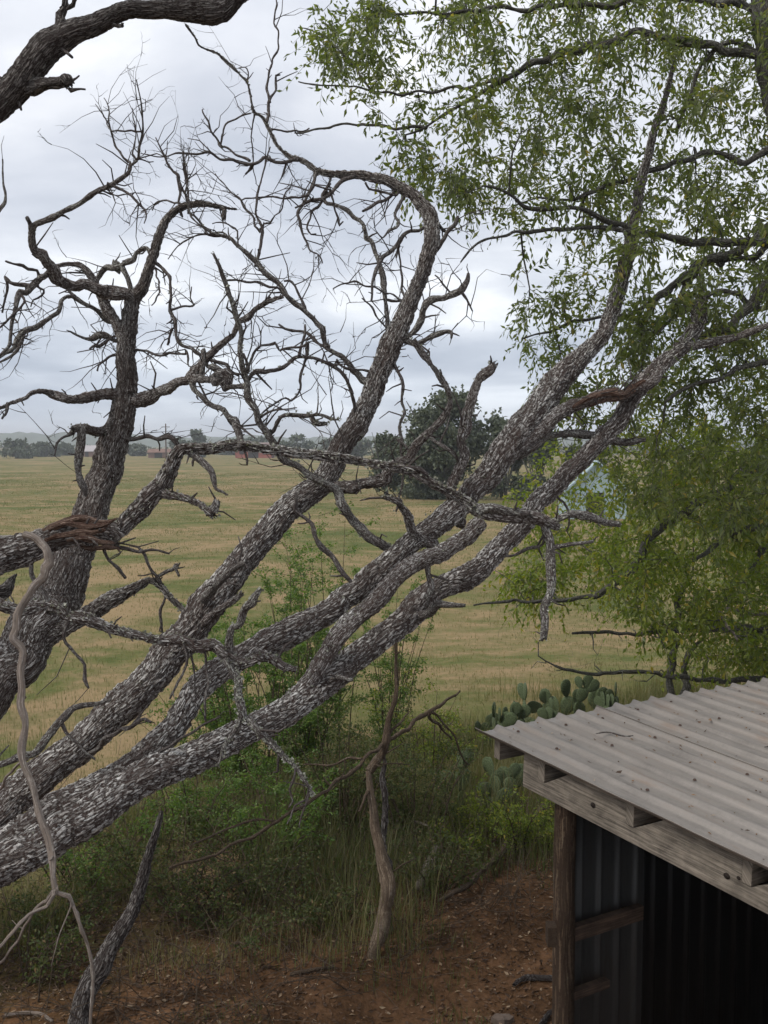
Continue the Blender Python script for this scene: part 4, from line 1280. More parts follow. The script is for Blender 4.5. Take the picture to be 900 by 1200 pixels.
def tin_wall(p0, p1, ztop0, ztop1, npan, inner=1, mats=None):
    """corrugated wall sheets from p0 to p1 (ground xy)"""
    p0, p1 = np.array(p0), np.array(p1)
    ln_ = np.linalg.norm(p1 - p0)
    d = (p1 - p0) / ln_
    nrm = np.array([-d[1], d[0]]) * inner
    w = ln_ / npan
    for k in range(npan):
        na = 60
        s = np.linspace(k * w, (k + 1) * w + 0.02, na)
        off = 0.012 * (np.exp(-(np.mod(s / 0.125 + 0.5, 1) - 0.5) ** 2 / 0.008) * 2 - 0.4) + 0.003 * (k % 2)
        zt = np.interp(s, [0, ln_], [ztop0, ztop1])
        rows = []
        uvs = []
        for fr in (0, 0.5, 1.0):
            xy = p0[None] + d[None] * s[:, None] + nrm[None] * off[:, None]
            rows.append(np.column_stack([xy, -0.1 + (zt + 0.1) * fr]))
            uvs.append(np.column_stack([s, -0.1 + (zt + 0.1) * fr]))
        bf = Buf()
        i = np.arange(2)[:, None] * na + np.arange(na - 1)[None]
        bf.add(np.vstack(rows), np.stack([i, i + 1, i + na + 1, i + na], -1).reshape(-1, 4), None, np.vstack(uvs))
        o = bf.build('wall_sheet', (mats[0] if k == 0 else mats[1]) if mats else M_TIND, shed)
        md = o.modifiers.new('gauge', 'SOLIDIFY')
        md.thickness = 0.002


wa, wb = S(.19, .45, -.13), S(ROOF_A - .15, .45, -.13)
wc, wd_ = S(ROOF_A - .15, 3.2, -.13), S(.3, 3.2, -.13)
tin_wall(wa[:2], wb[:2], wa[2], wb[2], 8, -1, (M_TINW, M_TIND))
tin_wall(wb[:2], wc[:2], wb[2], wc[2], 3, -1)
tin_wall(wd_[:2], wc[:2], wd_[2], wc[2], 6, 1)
# girts on the inside of the far wall
for zz, gl, gh in ((0.74, .42, .04), (1.03, .64, .07)):
    q0, q1 = S(.19, .51, 0), S(gl, .51, 0)
    d = (q1 - q0)[:2]
    d /= np.linalg.norm(d)
    nr = np.array([d[1], -d[0]])
    v = []
    for pz in (zz, zz + gh):
        for (pp, o_) in ((q0, 0.0), (q1, 0.0), (q1, .04), (q0, .04)):
            v.append([pp[0] + nr[0] * o_, pp[1] + nr[1] * o_, pz])
    f = [[0, 3, 2, 1], [4, 5, 6, 7], [0, 1, 5, 4], [1, 2, 6, 5], [2, 3, 7, 6], [3, 0, 4, 7]]
    bf = Buf()
    bf.add(v, f, None, [[p[0] * d[0] + p[1] * d[1], p[2]] for p in v])
    bf.build('girt', M_WOODD, shed, smooth=False)

# short block nailed to the outside of the post
bf = Buf()
q = P(646, 1094, 3.42)
v, f = box_verts(-.022, .022, -.035, .035, -.05, .045)
bf.add(v + q, f)
o = bf.build('block', M_POST, shed, smooth=False)
bevel_obj(o, 0.003)

# debris on the tin
for k, (a, bq, lab) in enumerate([(.55, .42, 'small dark twig lying near the far edge of the tin roof'), (1.15, .95, 'small forked dark twig on the middle of the tin roof'), (1.75, .75, 'thin straight twig on the tin roof towards the right')]):
    bf = Buf()
    an = random.uniform(-.4, .8)
    pts = []
    for t in np.linspace(-1, 1, 5):
        pts.append([*S(a + .09 * t * math.cos(an), bq + .09 * t * math.sin(an) + .02 * math.sin(3 * t), 0.026 + 0.004 * math.cos(4 * t)), 0.0035 * (1.15 - abs(t) * .5)])
    tube(bf, pts, 6, 0.01, 0.15, 0.8)
    if k == 1:
        m0 = np.array(pts[2][:3])
        tube(bf, [[*m0, .003], [*(m0 + .06 * v_ * .6 + .04 * u_), .002]], 5, .02, .1)
    tag(bf.build('twig', M_TWIG, origin=pts[2][:3]), lab, 'twig')
for k in range(8):
    a, bq = random.uniform(.15, 2.4), random.uniform(.1, 1.7)
    bf = Buf()
    leaves(bf, np.array([S(a, bq, 0.02)]), np.array([v_ * random.uniform(-1, 1) + u_ * random.uniform(-1, 1)]), .045, .02, 0.05)
    o = bf.build('dead_leaf', M_LITTER, origin=S(a, bq, 0.02))
    tag(o, 'small curled brown dead leaf lying on the tin roof', 'leaf', 'dead leaves on the tin roof')

# uncountable specks of leaf crumbs and grit caught in the pans
bf = Buf()
k = 260
aa_, bb_ = rng.uniform(.05, 2.6, k), rng.uniform(.03, 2.0, k)
aa_ = (np.floor(aa_ / PITCH) + .5 + rng.normal(0, .12, k)) * PITCH
pos = np.array([S(a, b2, .0) for a, b2 in zip(aa_, bb_)])
leaves(bf, pos, -u_[None] + rng.normal(0, .5, (k, 3)) * .6, rng.uniform(.008, .03, k), .008, .0)
bf.build('leaf_crumbs', M_LITTER, shed, smooth=False, kind='stuff')

# ------------------------------------------------------------------ grass and litter (uncountable)
def in_wedge(x, y, m=0.62):
    return np.abs(x) < m * y + 1.0


def grass(name, mat, n, y0, y1, h0, h1, wd, accept, pw=1.0, bend=0.35, rshift=0.0):
    yy = y0 + (y1 - y0) * rng.random(n) ** pw
    xx = rng.uniform(-1, 1, n) * (0.46 * yy + 1.0)
    ok = accept(xx, yy)
    xx, yy = xx[ok], yy[ok]
    n = len(xx)
    zz = gz(xx, yy) - 0.01
    h = rng.uniform(h0, h1, n) * (0.6 + 0.9 * (vnoise(xx / 0.8, yy / 0.8, 31) + 0.5))
    an = rng.uniform(0, 2 * math.pi, n)
    bd_ = rng.uniform(0.05, bend, n) * h
    sx, sy = np.cos(an + 1.57), np.sin(an + 1.57)
    w = wd * rng.uniform(0.6, 1.3, n) * np.maximum(1, yy / 12)
    base = np.stack([xx, yy, zz], -1)
    side = np.stack([sx, sy, 0 * sx], -1) * w[:, None] * 0.5
    mid = base + np.stack([np.cos(an) * bd_ * 0.35, np.sin(an) * bd_ * 0.35, h * 0.6], -1)
    tip = base + np.stack([np.cos(an) * bd_, np.sin(an) * bd_, h], -1)
    v = np.stack([base - side, base + side, mid + side * 0.7, mid - side * 0.7, tip], 1).reshape(-1, 3)
    o = (np.arange(n) * 5)[:, None]
    bf = Buf()
    rn = np.clip(rng.random(n) * 0.35 + 0.3 * (vnoise(xx / 2.5, yy / 1.1, 33) + 0.5) + 0.45 * (vnoise(xx / 9, yy / 5, 34) + 0.5) + rshift, 0, 1)
    bf.add(v, o + np.array([[0, 1, 2, 3]]), o + np.array([[3, 2, 4]]), None, np.repeat(rn, 5))
    return tag(bf.build(name, mat, smooth=False), None, None, None, 'stuff')


def acc_field(x, y):
    return dirt_side(x, y) < -2.6 + 1.2 * vnoise(x, y, 41)


def acc_near(x, y):
    s = dirt_side(x, y) + 1.2 * vnoise(x * 1.2, y * 1.2, 42)
    patch = vnoise(x * 1.6, y * 1.6, 43) + 0.5
    ok = (s < -0.45) & (rng.random(len(x)) < np.clip(-s * 0.5, 0.1, 1) * np.clip((s + 6.0) / 2.5, 0.03, 1)) & (patch > 0.25)
    return ok


def acc_tuft(x, y):
    s = dirt_side(x, y)
    return (s > -0.5) & (vnoise(x * 2.2, y * 2.2, 44) > 0.22) & (y > 5)


o = grass('field_grass', M_GRASS, 170000, 9, 120, 0.02, 0.075, 0.008, acc_field, 1.7)
o['label'] = 'short dry yellow green pasture grass'
o = grass('tall_grass', M_GRASS_G, 60000, 6.4, 14, 0.08, 0.34, 0.006, acc_near, 1.0, 0.6, 0.1)
o = grass('dry_grass', M_GRASS, 60000, 6.2, 14, 0.10, 0.42, 0.005, acc_near, 1.0, 0.7, 0.1)
o = grass('grass_tufts', M_GRASS_G, 14000, 5.4, 8.5, 0.03, 0.12, 0.005, acc_tuft, 1.0, 0.6)
# fallen leaves over the dirt and the weedy bank
n = 60000
yy = rng.uniform(5.4, 10.5, n)
xx = rng.uniform(-1, 1, n) * (0.46 * yy + 1)
ok = (dirt_side(xx, yy) > -3.6) & (rng.random(n) < 0.35 + 0.8 * vnoise(xx * 1.4, yy * 1.4, 51) + 0.25)
xx, yy = xx[ok], yy[ok]
pos = np.stack([xx, yy, gz(xx, yy) + 0.008], -1)
ax = rng.normal(0, 1, (len(xx), 3))
ax[:, 2] *= 0.25
bf = Buf()
sz = rng.uniform(0.02, 0.05, len(xx))
leaves(bf, pos, ax, sz, sz * 0.45, 0.02)
tag(bf.build('leaf_litter', M_LITTER, smooth=False), kind='stuff')
# dead stems and fine brush tangled over the bank
bf = Buf()
for _ in range(2200):
    x = random.uniform(-3.4, 1.6)
    y = random.uniform(5.6, 9.5)
    if dirt_side(x, y) > 0.1:
        continue
    z = float(gz(x, y))
    d = rng.normal(0, 1, 3)
    d[2] = abs(d[2]) * random.uniform(0.1, 0.9)
    d /= np.linalg.norm(d)
    l = random.uniform(0.2, 0.7)
    p0 = np.array([x, y, z])
    p1 = p0 + d * l * .5 + rng.normal(0, .04, 3)
    p2 = p0 + d * l + rng.normal(0, .08, 3)
    tube(bf, [[*p0, .003], [*p1, .0025], [*p2, .0012]], 4, .12, 0.0)
tag(bf.build('brush', M_BROWN), kind='stuff')

# ------------------------------------------------------------------ leafy shrubs in the middle
def shrub(name, label, base, height, spread, nstem, nleaf, mat, leafsz=0.032, cat='shrub', grp=None, bare=0.15):
    nleaf = int(nleaf * 2.4)
    rt = thing(name, label, cat, base, grp)
    st, lf = Buf(), Buf()
    per = max(1, nleaf // nstem)
    for k in range(nstem):
        an = random.uniform(0, 6.28)
        h = height * random.uniform(0.45, 1.0)
        out_ = spread * random.uniform(0.2, 1.0)
        b0 = np.array(base) + np.array([math.cos(an), math.sin(an), 0]) * spread * random.uniform(0, .45)
        p1 = b0 + np.array([math.cos(an) * out_ * .35, math.sin(an) * out_ * .35, h * .55])
        p2 = b0 + np.array([math.cos(an) * out_, math.sin(an) * out_, h])
        pts = catmull([[*b0, .007], [*p1, .005], [*p2, .0015]], h / 14)
        tube(st, pts, 4, .1, 0, raw=True)
        # side shoots carrying leaves
        m = len(pts)
        for s in range(7):
            i0 = random.randrange(int(m * bare), m)
            d = rng.normal(0, 1, 3)
            d[2] = abs(d[2]) * .6
            d /= np.linalg.norm(d)
            l = random.uniform(.12, .34) * (height / 1.4) ** .5
            a_ = pts[i0, :3]
            e = a_ + d * l + np.array([0, 0, -.05 * l])
            tube(st, [[*a_, .0025], [*((a_ + e) / 2 + rng.normal(0, .01, 3)), .002], [*e, .001]], 3, .15, 0)
            q = max(1, per // 7)
            t = rng.random((q, 1)) ** .7
            pos = a_ + (e - a_) * t + rng.normal(0, .022, (q, 3))
            ax = d[None] + rng.normal(0, .8, (q, 3))
            leaves(lf, pos, ax, leafsz * rng.uniform(.6, 1.25, q), leafsz * .55, .2, rnd=np.clip(rng.normal(.5, .22, q), 0, 1))
    st.build('stems', M_BROWN, rt, kind='stuff')
    lf.build('leaves', mat, rt, smooth=False, kind='stuff')
    return rt


def gb(x, y):
    q = G(x, y)
    return (float(q[0]), float(q[1]), float(gz(q[0], q[1])) - .02)


for (x, y, h, sp, ns, nl, mt, lab) in [
    (385, 880, 2.75, .50, 16, 3600, 'G', 'tall thin bright green shrub rising highest behind the leaning stems'),
    (345, 900, 2.5, .65, 28, 7500, 'G', 'dense bright green shrub filling the gap behind the leaning stems'),
    (300, 925, 1.9, .65, 26, 6000, 'G', 'dense green weedy shrub under the lowest leaning trunk'),
    (245, 905, 1.1, .60, 18, 1800, 'G', 'green weedy shrub behind the lowest trunk, left of the dense ones'),
    (400, 985, 1.1, .60, 20, 2000, 'D', 'dull olive shrub in front of the dense ones, left of the sapling'),
    (325, 1000, .8, .65, 18, 1700, 'G', 'low olive weeds growing below the long thin brown branch'),
    (485, 985, .95, .55, 18, 1600, 'D', 'dull half dry weeds right behind the pale sapling trunk'),
    (500, 915, 1.1, .45, 14, 1300, 'Y', 'yellowish shrub between the sapling and the cactus'),
    (455, 880, 2.0, .45, 14, 2600, 'G', 'slim leafy shrub with upright stem above the sapling'),
    (225, 985, .75, .55, 16, 1700, 'G', 'low dull plants in front of the lowest leaning trunk at left'),
    (612, 990, .55, .45, 14, 1100, 'Y', 'low dry yellow green weeds behind the shed post'),
    (565, 995, .45, .5, 12, 900, 'Y', 'low straggly weeds at the foot of the cactus pads'),
    (160, 1020, .6, .55, 12, 700, 'D', 'low weeds behind the dark snapped stem'),
    (60, 1090, .5, .6, 12, 800, 'D', 'low weeds under the trunk at the left edge'),
    (520, 1035, .5, .5, 14, 600, 'D', 'low dark weeds around the mossy log stub'),
    (260, 1090, .45, .6, 14, 600, 'D', 'low brownish weeds at the edge of the dirt between the snapped stem and the sapling'),
    (385, 1075, .5, .5, 14, 600, 'D', 'low dark weeds just left of the foot of the sapling'),
    (210, 1060, .65, .6, 16, 600, 'D', 'straggly half dry weeds right of the dark snapped stem'),
    (30, 1150, .5, .6, 14, 500, 'D', 'straggly half dry weeds in the bottom left corner'),
    (110, 1040, .6, .6, 16, 900, 'G', 'leafy weeds under the lowest trunk behind the forked pale branch'),
    (300, 1050, .55, .7, 16, 800, 'D', 'low tangled weeds below the end of the long brown branch')]:
    shrub('leafy_shrub', lab, gb(x, y), h, sp, ns, nl, globals()['M_LEAF_' + mt], grp='weedy shrubs under the dead trees')

# ------------------------------------------------------------------ prickly pear
M_PAD = flat_mat('cactus_pad', (0.095, 0.125, 0.06), 0.6, 14, 0.6, bumpd=0.02)
bf = Buf()
lat = np.linspace(0, math.pi, 11)
lon = np.linspace(0, 2 * math.pi, 15)[:-1]
vv = []
for t in lat:
    z = .5 - .5 * math.cos(t)
    w = math.sin(t) * (.62 + .38 * z) * .46
    for p in lon:
        vv.append([w * math.cos(p), w * .22 * math.sin(p), z])
i = np.arange(10)[:, None] * 14 + np.arange(14)[None]
j = np.arange(10)[:, None] * 14 + (np.arange(14)[None] + 1) % 14
bf.add(vv, np.stack([i, j, j + 14, i + 14], -1).reshape(-1, 4))
PAD = bf.mesh('pad', M_PAD)


def cactus(label, base, chains, size, seed):
    rd = random.Random(seed)
    rt = thing('prickly_pear', label, 'cactus', base, 'prickly pear cacti behind the shed')

    def pad(loc, rz, tilt, s, lvl):
        o = bpy.data.objects.new('pad', PAD)
        COL.objects.link(o)
        o.parent = rt
        M = Matrix.Translation(loc) @ Matrix.Rotation(rz, 4, 'Z') @ Matrix.Rotation(tilt, 4, 'Y') @ Matrix.Diagonal((s, s, s, 1))
        o.matrix_local = M
        if lvl > 0:
            for _ in range(rd.choice((1, 2, 2, 3))):
                a = rd.uniform(-.9, .9)
                top = M @ Vector((.36 * math.sin(a), 0, .5 + .45 * math.cos(a)))
                pad(top, rz + rd.uniform(-.9, .9), tilt + a * .8 + rd.uniform(-.3, .3), s * rd.uniform(.75, 1.0), lvl - 1)

    for (dx, dy, lvl) in chains:
        pad(Vector((dx, dy, -.03)), rd.uniform(-1.2, 1.2), rd.uniform(-.35, .35), size * rd.uniform(.85, 1.15), lvl)


cactus('dark green prickly pear left of the roof corner, behind the roof edge', gb(612, 872), [(-.35, -.1, 2), (-.1, 0, 2), (.2, .15, 2), (.05, -.2, 1), (.4, .1, 2), (-.3, .2, 1)], .22, 3)
cactus('largest prickly pear with many upright pads showing above the roof edge', gb(665, 862), [(-.2, 0, 2), (.15, .1, 3), (.4, -.1, 2), (0, .3, 2), (.3, .3, 2), (-.4, .1, 2)], .25, 8)
cactus('prickly pear with two round pads at the right of the row', gb(708, 852), [(.0, 0, 1), (.15, .05, 2)], .27, 11)
cactus('prickly pear standing in weeds below and left of the roof corner', gb(566, 938), [(-.2, -.1, 2), (.12, -.1, 2), (0, -.25, 1), (-.35, 0, 1), (.3, 0, 1)], .24, 15)

# ------------------------------------------------------------------ live tree
def grow(root, skel, samples, leaf_fn, twig_mat, min_r=0.0025, taper=0.55):
    """connect sample points to the nearest wood already grown; returns end twigs"""
    nodes = [np.vstack([catmull(w, .12)[:, :3] for w in skel])]
    rads = [np.concatenate([catmull(w, .12)[:, 3] for w in skel])]
    allp, allr = nodes[0], rads[0]
    order = []
    d0 = np.array([np.min(np.linalg.norm(allp - s, axis=1)) for s in samples])
    tw_ = Buf()
    ends = []
    for k in np.argsort(d0):
        s = samples[k]
        dist = np.linalg.norm(allp - s, axis=1)
        j = int(np.argmin(dist))
        a_ = allp[j]
        l = dist[j]
        if l < .04:
            continue
        m1 = a_ + (s - a_) * .4 + rng.normal(0, .10 * l, 3) + np.array([0, 0, .10 * l])
        m2 = a_ + (s - a_) * .75 + rng.normal(0, .08 * l, 3) + np.array([0, 0, .06 * l])
        r0 = min(allr[j] * .75, .005 + .013 * l)
        pts = catmull([[*a_, r0], [*m1, r0 * .8], [*m2, r0 * .6], [*s, min_r * .7]], .09)
        tube(tw_, pts, 5, .09, .0, raw=True)
        allp = np.vstack([allp, pts[1:, :3]])
        allr = np.concatenate([allr, pts[1:, 3]])
        ends.append(pts)
    return tw_, ends


def inpoly(px, py, poly):
    c = False
    n_p = len(poly)
    for i_ in range(n_p):
        x1, y1 = poly[i_]
        x2, y2 = poly[(i_ + 1) % n_p]
        if (y1 > py) != (y2 > py) and px < (x2 - x1) * (py - y1) / (y2 - y1) + x1:
            c = not c
    return c


def sample_poly(poly, n, d0, d1):
    xs_ = [p[0] for p in poly]
    ys_ = [p[1] for p in poly]
    out = []
    while len(out) < n:
        x, y = random.uniform(min(xs_), max(xs_)), random.uniform(min(ys_), max(ys_))
        if inpoly(x, y, poly):
            out.append(P(x, y, random.uniform(d0, d1)))
    return out


def leafy(ends, lf, tw_, per_end, ntw, mean_len, leaf_len, lw, hang, rmean=.5):
    for pts in ends:
        m = len(pts)
        for _ in range(ntw):
            i0 = random.randrange(max(0, m // 3), m)
            a_ = pts[i0, :3]
            d = rng.normal(0, 1, 3)
            d[2] -= .15
            d /= np.linalg.norm(d)
            l = mean_len * random.uniform(.5, 1.4)
            mid = a_ + d * l * .5 + np.array([0, 0, .02])
            e = a_ + d * l + np.array([0, 0, -hang * l])
            tube(tw_, [[*a_, .0022], [*mid, .0017], [*e, .0009]], 3, l / 2, 0)
            q = per_end
            t = np.linspace(.15, 1, q)[:, None]
            pos = a_ * (1 - t) ** 2 + 2 * mid * t * (1 - t) + e * t ** 2
            sgn = np.where(np.arange(q) % 2 == 0, 1, -1)[:, None]
            sd_ = np.cross(d, rng.normal(0, 1, 3))
            sd_ /= np.linalg.norm(sd_)
            ax = d[None] * .6 + sd_[None] * sgn * .8 + np.array([0, 0, -.38]) + rng.normal(0, .42, (q, 3))
            base_r = np.clip(rng.normal(rmean, .12), 0, 1)
            leaves(lf, pos, ax, leaf_len * rng.uniform(.45, 1.25, q), lw * rng.uniform(.8, 1.15, q), .15, rnd=np.clip(base_r + rng.normal(0, .16, q), 0, 1))


LIVE = [
 ('trunk:LIVE', 'E', None, (5.6, 5.6, 5.5, 5.5), '1030,1160,52 1015,980,40 1000,700,34 970,400,28 925,180,20 900,75,15 892,0,13 880,-90,10 870,-160,7'),
 ('limb:LIVE', 'E1', 'E', 0.2, '893,70,7 870,60,6.5 838,54,6 811,51,5.5 789,49,5.5 765,43,5 740,41,5 705,50,5 678,58,4.6 650,66,4.2 624,76,4 605,85,3.8 589,93,3.5 570,104,3 553,116,2.6 525,132,2.2 500,147,1.8 475,158,1.2'),
 ('limb:LIVE', 'E2', 'E', -0.5, '945,286,8 900,285,6.5 870,284,6.2 847,284,6 815,282,5.6 784,279,5.2 749,275,4.8 730,266,4 713,258,3.8 690,248,3.4 669,244,3 645,244,2.8 620,244,2.5 602,231,2.2 585,223,2 567,218,1.4'),
 ('branch:LIVE', 'E3', 'E2', -0.2, '749,275,3.4 715,268,3 678,267,2.8 645,269,2.6 620,271,2.4 592,275,2 567,282,1.8 553,293,1.5 540,307,1'),
 ('limb:LIVE', 'E4', 'E', 0.4, '940,230,8 905,262,7 880,285,6.5 856,298,6.5 831,304,6.5 818,312,6.5 809,320,6.2 799,329,6 789,336,5.6 780,343,5 771,349,4.6 762,364,4.2 753,380,4 753,400,3.4 753,422,2.8 748,445,1.6'),
 ('branch:LIVE', 'E5', 'E4', 0.1, '844,310,4 850,304,4 866,303,4 884,300,4 900,290,4'),
 ('limb:LIVE', 'E6', 'E', -0.2, '958,300,8 930,312,7.5 900,336,7.5 882,356,7.5 864,372,7 850,382,5.5 830,392,4 810,400,2.5'),
 ('branch:LIVE', 'E7', 'E4', 0.0, '803,326,3 798,340,3 792,353,2.6 786,365,1.6'),
 ('branch:LIVE', 'E8', 'E', 0.1, '893,62,4 860,50,3.6 832,62,3.4 815,95,3 806,125,2.6 795,150,2'),
 ('branch:LIVE', 'E9', 'E', 0.3, '905,20,6 860,5,5 800,-5,4.4 730,2,3.8 660,8,3.2 590,10,2.8 530,15,2.2 470,16,1.8 430,22,1.4'),
 ('branch:LIVE', 'E10', 'E1', 0.3, '589,93,2.4 560,100,2.2 530,103,2 500,108,1.8 470,110,1.8 440,108,1.6 420,102,1.4 395,100,1.2 370,99,1.2 350,95,.9'),
 ('branch:LIVE', 'E11', 'E10', 0.1, '440,109,1.6 425,95,1.5 415,78,1.4 400,60,1.4 382,44,1.3 365,35,1.1 350,32,.8'),
 ('branch:LIVE', 'E12', 'E1', 0.2, '500,147,2.2 465,150,2 440,147,2 415,146,1.9 395,146,1.8 375,150,1.6 360,155,1.4 345,155,1'),
 ('branch:LIVE', 'E13', 'E', 0.2, '930,190,6 900,178,5 870,190,4.4 830,178,4 790,190,3.6 750,205,3.2 700,225,2.6 660,235,2 630,232,1.5'),
 ('branch:LIVE', 'E14', 'E4', 0.3, '771,349,3 740,366,2.8 705,372,2.4 670,378,2 640,388,1.7 612,398,1.2'),
 ('branch:LIVE', 'E15', 'E', -0.3, '955,360,5 920,352,4.4 890,362,4 855,340,3.4 820,352,3 790,372,2.6 770,392,2'),
 ('branch:LIVE', 'E16', 'E', -0.3, '965,440,5 930,432,4.4 890,425,4 850,440,3.4 810,452,2.8 780,470,2.2'),
]
root = thing('leafy_tree', 'leafy green tree filling the upper right, its trunk at the right edge', 'tree', P(1030, 1160, 5.6))
tree_parts(root, LIVE, stub_dens=0, fit=lambda bid, s: rescale(s, lambda x, y: .85))
skel = []
for (kk, bid, par, dep, s) in LIVE:
    pd = PATH[bid]
    skel.append(np.array([[*P(x, y, d), r * d * DS / F_PX] for x, y, r, d in pd[::4]]))
UP1 = [(530, -30), (960, -30), (960, 250), (800, 250), (690, 235), (600, 225), (530, 190), (490, 130), (500, 50)]
UP1b = [(365, 10), (470, -20), (470, 120), (420, 130), (375, 70)]
UP1c = [(430, 130), (520, 180), (560, 235), (540, 250), (500, 225), (460, 190)]
UP2 = [(600, 230), (960, 230), (960, 400), (780, 400), (700, 300), (690, 290), (560, 262)]
UP3 = [(640, 330), (700, 300), (800, 390), (960, 390), (960, 620), (760, 610), (690, 520), (650, 470), (600, 390)]
samples = sample_poly(UP1, 215, 4.9, 7.6) + sample_poly(UP1b, 24, 5.2, 6.4) + sample_poly(UP1c, 14, 5.0, 6.0) + sample_poly(UP2, 70, 4.7, 7.0) + sample_poly(UP3, 150, 5.2, 7.6)
tw_, ends = grow(root, skel, np.array(samples), None, M_LIVE)
lf = Buf()
leafy(ends, lf, tw_, 9, 9, .27, .068, .026, .35, .5)
# unseen large-leaved extension of the crown, added overhead to shade the foreground
over = []
while len(over) < 110:
    x, y, z = random.uniform(-6.5, 7.5), random.uniform(-7, 5.5), random.uniform(6.3, 9.5)
    if z - H > max(0.0, y) * .56 + 1.2:
        over.append(np.array([x, y, z]))
tw_o, ends = grow(root, skel, np.array(over), None, M_LIVE)
leafy(ends, lf, tw_, 9, 10, .6, .17, .075, .3, .45)
tw_.v += tw_o.v
tw_.uv += tw_o.uv
tw_.rnd += tw_o.rnd
tw_.f4 += [f + tw_.n for f in tw_o.f4]
tw_.f3 += [f + tw_.n for f in tw_o.f3]
tw_.n += tw_o.n
tw_.build('twigs', M_LIVE, root, kind='stuff')
lf.build('leaves', M_LEAF, root, smooth=False, kind='stuff')

# ------------------------------------------------------------------ yellow-green tree behind the shed
LOW = [
 ('trunk:LIVE', 'I', None, (8.2, 8.0, 7.6), '1010,900,18 990,780,16 965,660,14 935,580,11 905,548,9'),
 ('limb:LIVE', 'I1', 'I', -0.6, '915,550,8 900,551,7 882,553,6.5 863,561,6 851,568,5.6 840,576,5.2 828,583,5 817,590,4.8 806,597,4.8 796,605,5 786,612,5 775,620,5 765,629,5 756,639,5 749,652,4.8 742,665,4.6 733,674,4.2 723,682,4 711,689,3.6 700,695,3.2 688,698,2.6 668,702,2.2 653,705,2 624,705,1.8 594,704,1.6 575,707,1.4 555,709,1'),
 ('branch:LIVE', 'I2', 'I', -0.3, '960,655,6 930,640,5 905,618,4.4 880,620,4 859,624,4 848,630,3.8 838,637,3.4 828,648,2.6 815,655,1.8'),
 ('branch:LIVE', 'I3', 'I', -0.2, '985,730,5 950,700,4.4 915,668,4 900,640,3.6 890,655,3 880,668,2'),
 ('branch:LIVE', 'I4', 'I', -0.5, '1000,770,6 950,735,5 900,738,4 860,738,3.6 820,736,3 780,742,2.6 745,742,2.2 705,741,2 670,742,1.4'),
 ('branch:LIVE', 'I5', 'I', -0.3, '1005,820,6 960,800,5 900,795,4 840,798,3 790,792,2.6 740,786,2.2 690,790,1.8 650,780,1.4'),
 ('branch:LIVE', 'I6', None, (8.6, 8.6), '787,815,4.4 787,798,4.2 788,770,4 790,742,4 793,718,3.6 796,697,3.2 803,684,2.6 812,672,1.8'),
 ('branch:LIVE', 'I7', None, (8.6, 8.6), '801,815,4 803,795,3.6 803,777,3 812,760,2.6 826,745,1.8'),
 ('branch:PALE', 'I8', 'I', -1.0, '880,720,1.8 860,715,1.8 846,714,2 850,730,1.6 858,742,1.4 864,750,1'),
]
root = thing('leafy_tree', 'yellow green bushy tree behind the shed roof with drooping low limbs', 'tree', P(1010, 900, 8.2))
tree_parts(root, LOW, stub_dens=0.15, stub_mat=M_LIVE)
skel = []
for (kk, bid, par, dep, s) in LOW:
    pd = PATH[bid]
    skel.append(np.array([[*P(x, y, d), r * d * DS / F_PX] for x, y, r, d in pd[::4]]))
LO1 = [(740, 490), (960, 490), (960, 800), (840, 785), (760, 740), (720, 690), (700, 620)]
LO2 = [(600, 560), (700, 520), (720, 690), (640, 700), (560, 690), (600, 620)]
LO3 = [(840, 600), (960, 600), (960, 800), (850, 785)]
samples = sample_poly(LO1, 210, 6.8, 9.8) + sample_poly(LO2, 46, 7.3, 9.5) + sample_poly(LO3, 80, 7.5, 10)
tw_, ends = grow(root, skel, np.array(samples), None, M_LIVE)
lf = Buf()
leafy(ends, lf, tw_, 9, 9, .38, .074, .034, .25, .55)
# bare fine twigs sweeping below the limb, grown from it
BARE = [(560, 650), (720, 690), (860, 690), (860, 800), (640, 800), (570, 740)]
tw_o, _e = grow(root, skel, np.array(sample_poly(BARE, 110, 7.3, 9.0)), None, M_LIVE)
tw_.v += tw_o.v
tw_.uv += tw_o.uv
tw_.rnd += tw_o.rnd
tw_.f4 += [f + tw_.n for f in tw_o.f4]
tw_.f3 += [f + tw_.n for f in tw_o.f3]
tw_.n += tw_o.n
tw_.build('twigs', M_LIVE, root, kind='stuff')
lf.build('leaves', M_LEAF_Y, root, smooth=False, kind='stuff')

